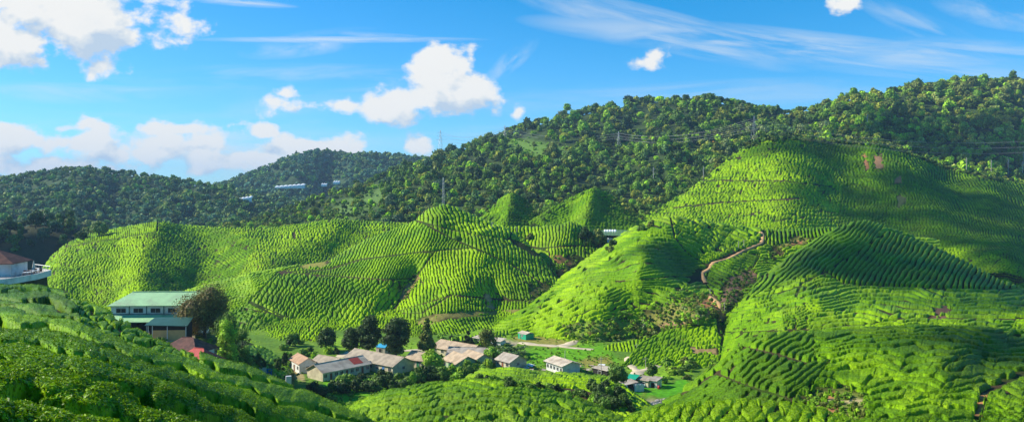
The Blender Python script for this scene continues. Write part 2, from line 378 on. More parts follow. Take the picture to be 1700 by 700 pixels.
I = addp('tea_mountain', 1000, 2150, [
    [(1000, 520, 440), (1200, 500, 450), (1500, 500, 450), (2150, 500, 450)],
    [(1000, 420, 520), (1100, 405, 520), (1300, 400, 520), (1500, 420, 520), (1700, 430, 520), (2150, 440, 520)],
    [(1000, 395, 560), (1080, 378, 570), (1180, 340, 620), (1300, 320, 650), (1450, 330, 660), (1600, 360, 640), (1700, 380, 620), (2150, 380, 620)],
    [(1000, 392, 590), (1050, 368, 620), (1090, 348, 655), (1130, 325, 690), (1170, 296, 730), (1205, 268, 765), (1240, 242, 800), (1275, 232, 815), (1320, 233, 825), (1400, 238, 830), (1450, 240, 836), (1500, 252, 836), (1560, 276, 830), (1640, 296, 820), (1700, 308, 810), (1800, 310, 800), (2150, 300, 800)]],
    [(40, 14), (60, 40)], step=1.1, sm=9, und=(14, 150, 90), spurs=[([(1290, 230), (1320, 290), (1300, 370), (1240, 410)], 60, 38), ([(1400, 250), (1420, 330), (1400, 400)], 40, -10), ([(1470, 240), (1530, 310), (1640, 420)], 55, 40), ([(1570, 290), (1610, 350), (1650, 380)], 30, -30), ([(1650, 300), (1640, 350), (1700, 440)], 36, 30), ([(1150, 330), (1130, 400)], 30, 14)])
T1 = addp('small_cone', 770, 920, [
    [(770, 400, 520), (850, 402, 520), (920, 400, 520)],
    [(770, 382, 560), (800, 372, 560), (850, 365, 556), (900, 378, 560), (920, 385, 560)],
    [(770, 380, 575), (795, 364, 584), (812, 349, 592), (830, 331, 600), (850, 321, 602), (868, 329, 600), (884, 344, 594), (895, 360, 585), (920, 382, 575)]],
    [(12, 6), (30, 30)], step=1.1, sm=8, und=(5, 40, 30), spurs=[([(850, 308), (845, 345), (835, 385)], 13, 9)])
T2 = addp('wide_cone', 850, 1100, [
    [(850, 405, 500), (980, 405, 500), (1100, 400, 500)],
    [(850, 388, 545), (920, 376, 545), (980, 370, 540), (1050, 378, 545), (1100, 385, 545)],
    [(850, 386, 556), (885, 364, 566), (915, 347, 578), (942, 333, 588), (965, 321, 594), (988, 315, 596), (1010, 322, 594), (1028, 336, 588), (1040, 352, 578), (1065, 368, 566), (1100, 382, 552)]],
    [(12, 6), (30, 30)], step=1.1, sm=10, und=(6, 50, 30), spurs=[([(985, 300), (978, 340), (965, 390)], 16, 12)])
J = addp('forest_mountain', 250, 2300, [
    [(250, 440, 520), (700, 430, 540), (1050, 430, 560), (1300, 380, 600), (2300, 420, 600)],
    [(250, 398, 650), (500, 392, 660), (700, 375, 700), (900, 345, 720), (1060, 340, 740), (1250, 260, 850), (1500, 280, 870), (1700, 300, 860), (2300, 300, 860)],
    [(250, 396, 760), (400, 382, 800), (550, 350, 860), (700, 300, 930), (850, 262, 1000), (1000, 235, 1020), (1150, 228, 1020), (1300, 222, 1020), (1420, 210, 1020), (1600, 200, 1020), (2300, 210, 1020)],
    [(250, 394, 860), (330, 390, 880), (400, 376, 920), (460, 354, 980), (520, 334, 1030), (600, 308, 1100), (680, 283, 1160), (740, 262, 1200), (790, 242, 1230), (850, 222, 1250), (900, 206, 1270), (1000, 184, 1290), (1080, 170, 1300), (1180, 170, 1300), (1250, 182, 1280), (1310, 190, 1250), (1360, 182, 1230), (1420, 164, 1220), (1520, 150, 1220), (1600, 139, 1220), (1680, 138, 1220), (1760, 146, 1220), (2300, 190, 1200)]],
    [(90, 20), (200, 160)], step=2.0, sm=12, und=(30, 130, 70), spurs=[([(760, 255), (700, 310), (620, 360)], 50, 40), ([(1000, 185), (900, 260), (820, 320)], 60, 50), ([(1180, 170), (1120, 250), (1040, 330)], 55, 45), ([(1080, 180), (1000, 280)], 40, -35), ([(1600, 135), (1480, 200), (1380, 240)], 60, 50), ([(1310, 190), (1260, 230)], 40, -40), ([(1700, 140), (1640, 240)], 50, 40)])
L = addp('dark_wood_slope', -420, 240, [
    [(-420, 530, 500), (240, 530, 500)],
    [(-420, 440, 590), (60, 440, 590), (240, 445, 600)],
    [(-420, 384, 680), (0, 388, 680), (50, 374, 680), (90, 374, 680), (130, 380, 680), (160, 392, 680), (190, 402, 680), (240, 415, 680)]],
    [(20, 12), (40, 40)], step=2.0, sm=5, und=(8, 60, 40))
K1 = addp('far_left_hill', -700, 760, [
    [(-700, 430, 900), (760, 420, 900)],
    [(-700, 365, 1120), (0, 362, 1120), (300, 365, 1120), (500, 380, 1120), (760, 390, 1120)],
    [(-700, 320, 1300), (0, 326, 1300), (130, 310, 1300), (260, 322, 1300), (400, 335, 1300), (520, 350, 1280), (760, 380, 1250)],
    [(-700, 300, 1450), (-100, 304, 1450), (0, 301, 1450), (50, 294, 1450), (100, 286, 1450), (150, 284, 1450), (200, 290, 1450), (260, 298, 1450), (320, 308, 1450), (370, 313, 1450), (430, 328, 1440), (520, 348, 1420), (760, 380, 1400)]],
    [(80, 20), (150, 120)], step=2.5, sm=12, und=(50, 110, 45), spurs=[([(140, 282), (120, 340)], 40, 45), ([(220, 290), (270, 350)], 30, 40), ([(330, 310), (380, 360)], 30, 45), ([(200, 300), (190, 350)], 22, -40)])
K2 = addp('second_far_hill', 150, 1100, [
    [(150, 390, 1500), (1100, 380, 1500)],
    [(150, 350, 1750), (400, 345, 1750), (600, 335, 1750), (1100, 340, 1750)],
    [(150, 330, 1950), (350, 325, 1950), (450, 300, 1950), (560, 285, 1950), (680, 290, 1950), (1100, 320, 1950)],
    [(150, 322, 2150), (300, 322, 2150), (350, 314, 2150), (390, 302, 2150), (430, 286, 2150), (470, 268, 2150), (500, 259, 2150), (530, 255, 2150), (570, 259, 2150), (620, 261, 2150), (670, 261, 2150), (740, 275, 2150), (1100, 320, 2150)]],
    [(100, 30), (200, 150)], step=2.5, sm=9, und=(60, 90, 40), spurs=[([(520, 252), (480, 320), (440, 350)], 30, 70), ([(600, 260), (600, 330)], 30, 60), ([(550, 262), (540, 330)], 22, -60)])
K3 = addp('distant_blue_range', -900, 420, [
    [(-900, 345, 6000), (420, 345, 6000)],
    [(-900, 300, 6900), (-300, 280, 6900), (-60, 283, 6900), (-20, 286, 6900), (0, 291, 6900), (20, 298, 6900), (60, 303, 6900), (200, 312, 6900), (420, 320, 6900)]],
    [(300, 40), (800, 500)], step=5, sm=6, und=(120, 60, 30))
# the valley floor between the hills
VL = []
for yy, zz in ((118, -52), (160, -53.4), (200, -54), (240, -54.2), (270, -54.2), (300, -54), (340, -54.5)):
    VL.append([(-300, H - zz / yy * F, yy), (2300, H - zz / yy * F, yy)])
V = addp('valley_floor', 250, 1330, VL, [(40, 6)], step=1.1, sm=2, und=(.9, 60, 14), spurs=[])
# terrace ledge that carries the factory and the houses beside it
Nn_ = addp('factory_ledge', 60, 640, [
    [(60, 700, 150), (300, 690, 155), (420, 700, 165), (500, 690, 180), (640, 690, 200)],
    [(60, 588, 190), (260, 590, 194), (340, 606, 196), (400, 622, 204), (450, 632, 216), (520, 655, 232), (640, 660, 240)],
    [(60, 560, 216), (260, 556, 216), (330, 560, 216), (380, 580, 222), (430, 598, 232), (475, 613, 242), (520, 640, 250), (640, 660, 256)],
    [(60, 540, 255), (300, 540, 255), (360, 546, 262), (410, 566, 275), (440, 578, 285), (470, 588, 292), (500, 600, 290), (640, 640, 280)]],
    [(10, 4), (40, 20)], step=1.2, sm=5, und=(1.2, 50, 20))

# ------------------------------------------------------------------ cover of each hill
def gcol(base, alt, soils=(), sc=14):
    """base and alt are earth/grass colours mixed by noise; soils = bare patches with an outline of their own"""
    def f(PX, PY, X, Y):
        n = sstep(.35, .65, fbm(X / sc, Y / sc, 77, 4))[..., None]
        c = base * (1 - n) + alt * n
        wob = (fbm(PX / 12, PY / 8, 91, 3) - .5) * 14
        for poly, s, col in soils:
            k = (softpoly(PX + wob, PY + wob * .6, poly, s))[..., None]
            c = c * (1 - k) + np.array(col) * k
        return c
    return f
MUD = np.array([.060, .040, .018]); RED = (.42, .19, .08); SAND = (.42, .33, .17); LAWN = (.13, .34, .01); LAWN2 = (.20, .36, .02); DRY = (.27, .25, .05); PALE = (.5, .45, .33)
under = gcol(MUD, C_GRASS * .22)
# foreground
ground_mesh(A, gcol(MUD * .6, MUD, sc=5), 3)
tea(A, [dict(poly=[(95, 480), (150, 495), (330, 590), (330, 610), (250, 600), (140, 560), (128, 520)], ang=14, pitch=(11, 480, 20, 600), warp=10, warp2=7, tint=.75, blen=1.6, brk=.9, h=.8)],
    dict(ang=7, k=.38, pitch=(9, 480, 62, 735), warp=18, warp2=5, tint=.54, blen=7, brk=.10), .85, jitter=.03, gapw=.62, zero=.80, hk=.95, cap=.95, bead=.04, hvk=.14,
    tints=[([(-60, 470), (150, 495), (120, 540), (-60, 540)], -.2, 12), ([(300, 600), (640, 700), (560, 720), (260, 640)], .2, 12)],  # first tint paints the terrace's cast shadow into the tea colour
    label='dark green rows of clipped tea bushes sloping down across the near left corner')
tea_leaves(A, 240000, .05, 1.1, 'young leaves on the near tea bushes', 830)
ground_mesh(B, under, 3)
tea(B, [], dict(ang=0, k=.55, pitch=(6.5, 635, 13, 720), warp=12, warp2=3, tint=.62, blen=3.4, brk=.45), .8, hk=.7, gapw=.68, zero=.84, bead=.1, hvk=.18, label='curving tea rows over the low centre knoll', jitter=.10)
tea_leaves(B, 60000, .09, .95, 'leaves on the tea of the centre knoll')
ground_mesh(B2, gcol(MUD, C_GRASS * .3, sc=8), 3)
tea(B2, [], dict(ang=8, k=.5, pitch=5.6, warp=8, warp2=2, tint=.72, brk=.5), .6, hk=.7, gapw=.68, zero=.84, bead=.12, label='bright flat tea field beside the village', soil=[([(870, 652), (960, 644), (1000, 655), (960, 668), (880, 664)], 3)])
ground_mesh(C, under, 3)
tea(C, [], dict(ang=-62, pitch=21, warp=16, warp2=9, tint=.84, blen=2.2, brk=.9), .85, hk=.36, bead=.25, jitter=.05, label='round tea bushes along the bottom right edge')
tea_leaves(C, 50000, .07, 1.2, 'leaves on the round tea bushes')
soilD = [([(1345, 648), (1400, 640), (1440, 655), (1430, 720), (1330, 720), (1310, 690)], 5)]
ground_mesh(D, gcol(MUD, C_GRASS * .25, [([(1350, 650), (1400, 642), (1440, 655), (1430, 720), (1330, 720)], 5, (.14, .17, .03)), ([(1372, 650), (1385, 648), (1388, 664), (1374, 662)], 2, RED), ([(1374, 672), (1388, 668), (1394, 690), (1380, 688)], 2, RED), ([(1625, 655), (1640, 650), (1636, 690), (1622, 690)], 2, RED), ([(1340, 665), (1440, 662), (1440, 668), (1340, 670)], 1.5, SAND)]), 3)
tea(D, [dict(poly=[(1020, 720), (1180, 620), (1275, 545), (1330, 548), (1310, 602), (1240, 578), (1236, 576), (1180, 612)], ang=-40, pitch=9.5, warp=9, warp2=3, tint=.55, brk=.3, edge=0),
        dict(poly=[(1230, 578), (1270, 548), (1352, 545), (1352, 600), (1330, 602), (1285, 590)], ang=-36, pitch=9.5, warp=12, warp2=4, tint=.60, brk=.3, edge=0),
        dict(poly=[(1190, 622), (1236, 577), (1290, 590), (1336, 604), (1380, 600), (1350, 640), (1310, 662), (1250, 645)], ang=-38, pitch=10.5, warp=14, warp2=4, tint=.45, brk=.25),
        dict(poly=[(1020, 730), (1190, 622), (1250, 645), (1310, 662), (1330, 700), (1200, 760)], ang=-24, pitch=8.5, warp=9, warp2=3, tint=.42, brk=.3),
        dict(poly=[(1622, 720), (1640, 655), (1700, 622), (1780, 600), (1780, 740)], ang=12, pitch=10, warp=14, warp2=6, tint=.6, blen=2)],
    dict(ang=0, k=.5, pitch=(7.5, 545, 15, 700), warp=15, warp2=3.5, tint=.58, blen=6, brk=.32), .85, jitter=.05, hk=.72, gapw=.62, zero=.78, tshift=-.13, bead=.05, hvk=.14,
    soil=soilD, paths=[([(1236, 577), (1290, 590), (1336, 604)], 3.5), ([(1190, 622), (1250, 645), (1318, 665)], 3.5), ([(1560, 620), (1590, 598), (1610, 590)], 2), ([(1620, 700), (1632, 655), (1700, 622)], 5)],
    tints=[([(1560, 545), (1700, 550), (1700, 620), (1620, 640), (1560, 600)], -.22, 25), ([(1400, 600), (1560, 600), (1600, 690), (1450, 700), (1400, 640)], .16, 25)],  # first tint puts cloud shade into the colour of the upper right
    label='long tea rows wrapped over the large right knoll')
tea_leaves(D, 90000, .10, .85, 'leaves on the tea of the right knoll')
ground_mesh(S, gcol(MUD, C_GRASS * .25, [([(1140, 574), (1188, 572), (1192, 594), (1150, 590)], 2, (.30, .20, .09)), ([(1192, 540), (1230, 560), (1225, 600), (1196, 596)], 3, (.06, .05, .02))]), 2)
tea(S, [], dict(ang=-4, k=.6, pitch=6.6, warp=9, warp2=3, tint=.72, brk=.6), .8, soil=[([(1148, 577), (1190, 575), (1192, 589), (1150, 588)], 1.5), ([(1192, 530), (1230, 545), (1230, 605), (1194, 600)], 1.5)], label='short tea spur above the valley track')
ground_mesh(E, gcol(MUD, C_GRASS * .25, [([(1560, 500), (1580, 498), (1576, 530), (1545, 530)], 3, (.16, .09, .05)), ([(1200, 520), (1215, 470), (1240, 455), (1250, 480), (1225, 510)], 4, (.25, .15, .09))]), 3)
tea(E, [dict(poly=[(1110, 600), (1180, 540), (1250, 494), (1330, 462), (1372, 452), (1370, 470), (1335, 485), (1345, 560), (1300, 570), (1110, 620)], ang=-12, pitch=4.6, warp=10, warp2=3, tint=.52, brk=.8, edge=0),
        dict(poly=[(1225, 505), (1270, 455), (1345, 400), (1430, 360), (1475, 372), (1440, 410), (1372, 452), (1300, 470)], ang=-42, pitch=5.6, warp=8, warp2=3, tint=.5, brk=.4, edge=0),
        dict(poly=[(1372, 452), (1440, 408), (1475, 385), (1530, 400), (1700, 478), (1640, 482), (1460, 476), (1400, 472)], ang=-56, pitch=7.2, warp=8, warp2=3, tint=.5, brk=.35)],
    dict(ang=0, k=.15, pitch=5.4, warp=10, warp2=2.5, tint=.52, blen=3, brk=.5), .75, hk=.6, gapw=.56, zero=.75, pk=1.15, bead=.1, hvk=.16, jitter=.08,
    soil=[([(1548, 512), (1572, 508), (1575, 530), (1545, 532)], 3)], paths=[([(1370, 452), (1330, 472), (1322, 492)], 1.6), ([(1200, 552), (1330, 548), (1430, 540), (1520, 528), (1700, 530)], 1.2)],
    tints=[([(1240, 490), (1370, 455), (1500, 500), (1500, 545), (1250, 545)], .14, 20)], label='tea rows on the shaded cone and the apron below it')
soilF = [([(1050, 545), (1070, 520), (1120, 500), (1160, 484), (1185, 500), (1200, 520), (1110, 552), (1070, 556)], 6), ([(960, 535), (1010, 530), (1050, 530), (1050, 560), (970, 566), (940, 560)], 5), ([(1195, 490), (1212, 462), (1250, 445), (1256, 460), (1232, 478), (1225, 505), (1240, 540), (1190, 535)], 4), ([(1285, 410), (1330, 392), (1350, 398), (1300, 425), (1268, 432)], 4), ([(1140, 470), (1165, 440), (1172, 470)], 3)]
ground_mesh(Fh, gcol(MUD, C_GRASS * .28, [(soilF[0][0], 6, (.19, .19, .04)), (soilF[1][0], 5, (.20, .30, .03)), (soilF[2][0], 4, (.26, .15, .09)), ([(1288, 408), (1330, 392), (1345, 398), (1300, 420)], 3, DRY), ([(1312, 400), (1328, 396), (1330, 404), (1314, 406)], 1.5, RED), ([(1160, 500), (1185, 494), (1200, 520), (1180, 530)], 3, RED), ([(1085, 540), (1150, 525), (1190, 520), (1100, 552)], 3, (.3, .2, .09)), ([(968, 555), (990, 545), (990, 556)], 2, RED)], 10), 2)
tea(Fh, [dict(poly=[(1112, 355), (1165, 362), (1290, 380), (1262, 410), (1230, 418), (1170, 440), (1140, 420), (1120, 395)], ang=22, pitch=5.2, warp=9, warp2=3, tint=.72, brk=.9),
         dict(poly=[(1260, 400), (1275, 378), (1440, 372), (1440, 395), (1340, 396), (1285, 410)], ang=82, pitch=5.5, warp=8, tint=.52, brk=.3),
         dict(poly=[(1170, 470), (1180, 440), (1235, 420), (1262, 425), (1250, 445), (1210, 470), (1195, 500)], ang=20, pitch=4.5, warp=8, tint=.35),  # low tint paints the shade below the track
         dict(poly=[(870, 560), (905, 500), (960, 470), (1010, 480), (1000, 530), (930, 570)], ang=-14, pitch=5.4, warp=10, tint=.86, brk=.5, edge=0)],
    dict(ang=0, k=.30, pitch=5.0, warp=14, warp2=3, tint=.66, blen=3.6, brk=.4), .75, soil=soilF, jitter=.06, pk=1.18, hk=.6, gapw=.56, zero=.74, bead=.10, hvk=.16,
    paths=[([(1268, 384), (1266, 405), (1232, 418), (1182, 436), (1166, 455), (1170, 470)], 4), ([(1178, 490), (1195, 505), (1205, 522)], 4), ([(1000, 470), (1100, 462), (1165, 458)], 1)],
    tints=[([(1060, 412), (1110, 400), (1170, 440), (1165, 475), (1100, 450)], -.5, 10), ([(930, 430), (1060, 370), (1000, 440), (940, 500)], .1, 14)], label='tea rows over the middle hill below the earth track')  # first tint puts the hump's shade into the leaf colour
ground_mesh(G2, gcol(MUD, C_GRASS * .25, [([(905, 425), (930, 420), (950, 440), (930, 455)], 3, (.34, .17, .06))]), 2)
tea(G2, [dict(poly=[(880, 410), (912, 418), (918, 470), (900, 470)], ang=10, pitch=5, warp=4, tint=.75)],
    dict(ang=88, pitch=6.6, warp=6, warp2=2, tint=.78, brk=.35), 1.0, pk=.85, soil=[([(916, 425), (960, 424), (1010, 440), (1010, 480), (925, 475)], 3), ([(990, 390), (1030, 400), (1040, 440), (985, 412)], 3)], paths=[([(878, 410), (900, 412), (960, 408), (1000, 412)], 1.6)], label='tea rows on the saddle knoll')
soilG = [([(692, 456), (700, 462), (668, 496), (655, 502), (668, 482)], 2), ([(805, 488), (815, 486), (822, 512), (808, 512)], 2), ([(870, 465), (925, 480), (920, 500), (880, 500)], 4), ([(630, 560), (720, 520), (880, 512), (880, 518), (740, 528), (660, 560)], 2), ([(560, 548), (640, 556), (640, 575), (540, 570)], 4), ([(505, 432), (545, 430), (540, 444), (500, 446)], 3), ([(836, 390), (875, 405), (900, 425), (885, 425), (850, 404)], 2)]
ground_mesh(G, gcol(MUD, C_GRASS * .28, [(soilG[0][0], 3, (.30, .20, .08)), (soilG[1][0], 2, (.4, .26, .12)), (soilG[2][0], 4, (.12, .12, .03)), (soilG[3][0], 3, (.22, .20, .05)), (soilG[4][0], 4, (.16, .34, .02)), (soilG[5][0], 3, DRY)], 10), 2)
tea(G, [dict(poly=[(688, 365), (712, 345), (735, 338), (765, 344), (850, 380), (846, 398), (800, 392), (740, 380)], ang=74, pitch=7.6, warp=7, warp2=3, tint=.82, brk=.5),
        dict(poly=[(700, 368), (740, 380), (800, 392), (846, 398), (900, 425), (935, 480), (900, 470), (850, 440), (790, 412), (750, 396)], ang=80, pitch=7.0, warp=7, warp2=2, tint=.74, brk=.5),
        dict(poly=[(545, 432), (600, 400), (690, 365), (750, 396), (785, 411), (700, 418), (600, 430), (548, 446), (500, 455), (462, 452), (500, 442)], ang=-66, pitch=5.6, warp=8, warp2=2, tint=.70, brk=.35),
        dict(poly=[(462, 452), (548, 447), (600, 431), (700, 419), (720, 420), (690, 462), (640, 464)], ang=-60, pitch=5.2, warp=7, warp2=2, tint=.64, brk=.35),
        dict(poly=[(415, 500), (462, 453), (640, 465), (690, 470), (665, 500), (640, 535), (600, 546), (540, 545), (480, 528)], ang=-47, pitch=7.4, warp=10, warp2=3, tint=.60, brk=.75, blen=2.4),
        dict(poly=[(690, 462), (722, 418), (785, 412), (850, 440), (905, 474), (880, 500), (820, 498), (750, 490), (700, 520), (650, 520), (662, 500)], ang=82, pitch=6.4, warp=8, warp2=3, tint=.86, brk=.7),
        dict(poly=[(650, 520), (750, 490), (880, 500), (905, 512), (720, 522), (640, 550)], ang=84, pitch=6.2, warp=8, tint=.68, brk=.6),
        dict(poly=[(640, 560), (720, 530), (880, 518), (900, 550), (800, 552), (740, 575), (650, 580)], ang=66, pitch=6.0, warp=8, tint=.62, brk=.4),
        dict(poly=[(400, 510), (480, 528), (560, 546), (560, 600), (360, 600), (360, 520)], ang=4, pitch=7.5, warp=12, warp2=5, tint=.62, brk=1.0, blen=1.8)],
    dict(ang=-8, pitch=4.8, warp=12, warp2=3, tint=.78, brk=.6), .95, soil=soilG, jitter=.12, pk=.85,
    tints=[([(560, 520), (620, 500), (640, 470), (670, 480), (640, 530), (580, 545)], .40, 10), ([(725, 415), (800, 412), (820, 440), (760, 470), (715, 460)], .25, 12), ([(415, 495), (440, 500), (450, 515), (425, 512)], .35, 5), ([(430, 470), (540, 470), (560, 510), (470, 520)], -.14, 14), ([(850, 450), (910, 470), (900, 500), (850, 490)], -.3, 8)],
    paths=[([(415, 502), (450, 520), (480, 535)], 2.2)], label='tea rows in differing directions over the bright central hill')
ground_mesh(Hh, gcol(C_GRASS * .3, MUD, sc=20), 2)
tea(Hh, [dict(poly=[(262, 360), (320, 372), (430, 400), (390, 470), (330, 500), (225, 520), (236, 440), (245, 395)], ang=25, pitch=4.4, warp=10, tint=.48, brk=.9, blen=2, edge=0),  # lower tint paints the shaded side right of the ridge
         dict(poly=[(150, 380), (262, 365), (262, 384), (110, 410), (115, 398)], ang=86, pitch=4.0, warp=6, tint=.62, brk=.6, edge=.6)],
    dict(ang=-38, pitch=4.6, warp=12, warp2=4, tint=.74, brk=.95, blen=2.0), .95, mat=M_TEAFAR, jitter=.2, pk=.82, bead=.6,
    tints=[([(200, 385), (262, 378), (238, 470), (225, 500), (190, 470)], .25, 18), ([(470, 385), (560, 372), (530, 400), (440, 430), (400, 430)], .15, 16), ([(440, 440), (520, 430), (500, 450), (440, 455)], -.3, 8)], label='fine tea rows over the ridged left hill')  # first tint brightens the tea left of the ridge as its sunlit side
soilI = [([(1432, 258), (1440, 256), (1442, 280), (1434, 284)], 2), ([(1450, 258), (1462, 254), (1468, 268), (1460, 286), (1453, 280)], 4), ([(1484, 292), (1494, 290), (1498, 304), (1486, 306)], 1.5), ([(1490, 325), (1506, 320), (1500, 345), (1490, 352)], 3)]
redI = [(soilI[0][0], 1.5, RED), (soilI[1][0], 3, (.34, .19, .09)), (soilI[2][0], 1.5, RED), (soilI[3][0], 3, (.16, .17, .05)), ([(1500, 310), (1522, 318), (1524, 324), (1500, 316)], 1.5, (.36, .22, .10)), ([(1218, 372), (1240, 368), (1244, 376), (1220, 380)], 3, DRY)]
ground_mesh(I, gcol(C_GRASS * .3, MUD, redI, 22), 2)
tea(I, [dict(poly=[(1480, 235), (1560, 270), (1720, 300), (1780, 330), (1780, 470), (1640, 420), (1560, 350)], ang=60, pitch=4.6, warp=12, tint=.45, brk=.5, edge=0),  # this region and the next carry cloud shade in a lower tea tint
        dict(poly=[(1330, 235), (1480, 240), (1560, 350), (1640, 420), (1480, 400), (1390, 380), (1400, 300)], ang=-4, pitch=4.4, warp=10, tint=.40, brk=.5, edge=0)],
    dict(ang=-3, k=.15, pitch=4.6, warp=12, warp2=3, tint=.74, brk=.95, blen=1.5), 1.2, mat=M_TEAFAR, soil=soilI, jitter=.2, pk=.85, bead=.6,
    paths=[([(1120, 345), (1200, 336), (1330, 330)], 1.2), ([(1160, 300), (1300, 300), (1380, 310)], .9)],
    tints=[([(1230, 235), (1440, 238), (1420, 262), (1260, 258)], -.35, 8), ([(1180, 300), (1300, 262), (1330, 300), (1230, 370), (1120, 370)], .16, 25)], label='tea terraces high on the big right mountain')  # tints paint the shaded ridge strip and the sunlit face below it
for p_, lb, rg in ((T1, 'tea on the small cone under the forest', [dict(poly=[(850, 300), (900, 360), (920, 400), (836, 400)], ang=4, pitch=4.4, warp=5, tint=.45, edge=0)]), (T2, 'tea on the wide cone under the forest', [dict(poly=[(988, 300), (1100, 380), (1100, 410), (960, 410)], ang=6, pitch=4.4, warp=5, tint=.50, edge=0)])):  # right-hand regions have the cones' shaded halves painted in by lower tint
    ground_mesh(p_, gcol(C_GRASS * .3, MUD, sc=20), 2)
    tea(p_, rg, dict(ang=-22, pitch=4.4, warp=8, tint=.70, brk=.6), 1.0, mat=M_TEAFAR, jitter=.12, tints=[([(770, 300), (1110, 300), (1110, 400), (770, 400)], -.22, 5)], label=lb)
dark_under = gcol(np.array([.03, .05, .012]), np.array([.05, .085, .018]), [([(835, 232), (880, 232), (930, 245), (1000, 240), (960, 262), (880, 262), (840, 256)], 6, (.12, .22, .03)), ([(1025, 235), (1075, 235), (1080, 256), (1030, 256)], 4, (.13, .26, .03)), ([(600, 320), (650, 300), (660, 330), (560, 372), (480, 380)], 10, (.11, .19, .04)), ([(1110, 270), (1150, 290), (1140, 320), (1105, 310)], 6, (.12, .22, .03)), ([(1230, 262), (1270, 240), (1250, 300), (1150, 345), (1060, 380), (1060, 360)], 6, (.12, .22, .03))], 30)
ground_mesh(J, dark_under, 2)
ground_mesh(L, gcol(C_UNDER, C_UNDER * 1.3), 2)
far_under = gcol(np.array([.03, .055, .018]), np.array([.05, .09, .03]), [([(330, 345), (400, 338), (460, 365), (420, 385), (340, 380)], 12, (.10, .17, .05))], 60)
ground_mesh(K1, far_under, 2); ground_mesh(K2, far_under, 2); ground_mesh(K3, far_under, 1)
vs = [([(535, 628), (640, 625), (680, 660), (640, 690), (560, 690), (540, 660)], 4, LAWN), ([(530, 575), (600, 585), (700, 590), (760, 575), (560, 560)], 6, LAWN2),
      ([(755, 552), (800, 540), (880, 540), (960, 548), (990, 570), (940, 575), (870, 560), (800, 560)], 5, LAWN2), ([(860, 548), (930, 560), (960, 575), (920, 578), (850, 564)], 4, DRY),
      ([(870, 580), (1000, 570), (1030, 600), (960, 615), (880, 605)], 5, LAWN), ([(1025, 645), (1050, 632), (1085, 640), (1060, 655), (1024, 665)], 3, (.06, .30, .01)), ([(1085, 640), (1140, 628), (1150, 645), (1110, 660), (1070, 656)], 3, (.09, .32, .01)),
      ([(1030, 600), (1130, 590), (1150, 620), (1100, 630), (1050, 628)], 6, LAWN2), ([(560, 588), (592, 582), (590, 594), (560, 596)], 2, PALE), ([(790, 560), (860, 566), (860, 574), (800, 570)], 3, (.4, .34, .2)),
      ([(600, 618), (760, 612), (900, 612), (900, 622), (740, 632), (600, 640)], 4, (.07, .13, .02)), ([(480, 612), (500, 618), (505, 632), (484, 626)], 3, (.35, .28, .12)), ([(1010, 668), (1110, 660), (1100, 676), (1040, 700), (1010, 700)], 4, (.28, .25, .13)), ([(960, 600), (1010, 590), (1020, 605), (975, 612)], 4, DRY)]
ground_mesh(V, gcol(np.array([.10, .20, .02]), np.array([.15, .26, .02]), vs, 9), 1, 'ground')
tea(V, [], dict(ang=86, pitch=6, warp=5, tint=.72), .8, only=[[(1010, 572), (1070, 562), (1100, 566), (1060, 585), (1000, 580)], [(700, 585), (760, 560), (850, 546), (860, 552), (770, 572)]], label='small tea plots on the valley floor')
ground_mesh(Nn_, gcol(np.array([.06, .09, .015]), np.array([.10, .15, .02]), [([(250, 548), (320, 548), (330, 575), (250, 580)], 4, (.45, .38, .25)), ([(260, 575), (360, 575), (370, 600), (260, 600)], 4, (.3, .25, .15))], 8), 2)
tea(Nn_, [], dict(ang=28, pitch=5, warp=8, warp2=4, tint=.58, brk=.5), .9, only=[[(395, 575), (430, 572), (480, 590), (500, 612), (470, 625), (430, 640), (390, 625)]], label='tea on the bank between the tree belt and the village')
# one sheet to the horizon
g = mk('ground', [[-8000, -500, -58.5], [8000, -500, -58.5], [8000, 8400, -58.5], [-8000, 8400, -58.5]], [[0, 1, 2, 3]], M_GROUND, np.tile([.05, .08, .02], (4, 1))); tag(g, kind='structure')
# the slope the photographer stands on, continued behind and below the frame
bx = []
for j in range(9):
    for i in range(25):
        yy = -60 + j * 8.9; xx = -60 + i * 6.2
        bx.append([xx, yy, -3.2 - .32 * max(0, xx + 10) * (1 if xx > -10 else 0) * .55 - .10 * max(yy, 0) - 4 * (yy < 0) * 0])
g = mk('hill', bx, gridq(9, 25), M_GROUND, np.tile(C_GRASS * .7, (len(bx), 1)), True); tag(g, kind='structure')

# ------------------------------------------------------------------ sun, sky, camera
SUN = np.array([-.80, .15, .54]); SUN /= np.linalg.norm(SUN)
sd = bpy.data.lights.new('sun', 'SUN'); sd.energy = 5.0; sd.angle = R(.5); sd.color = (1, .94, .82)
so = bpy.data.objects.new('sun', sd); COL.objects.link(so); so.rotation_euler = Vector(SUN).to_track_quat('Z', 'Y').to_euler()
cd = bpy.data.cameras.new('camera'); cam = bpy.data.objects.new('camera', cd); COL.objects.link(cam); SC.camera = cam
cam.rotation_euler = (R(90), 0, 0); cd.sensor_width = 36; cd.lens = 36 * F / 1700; cd.shift_y = -(350 - H) / 1700 * 1.0
cd.clip_end = 30000; cd.clip_start = .5
SC.view_settings.view_transform = 'Standard'; SC.view_settings.look = 'None'; SC.view_settings.exposure = EXPO; SC.view_settings.gamma = 1
SC.cycles.max_bounces = 6; SC.cycles.diffuse_bounces = 2; SC.cycles.glossy_bounces = 2; SC.cycles.transmission_bounces = 3; SC.cycles.transparent_max_bounces = 12; SC.cycles.volume_bounces = 0
SC.cycles.use_denoising = True

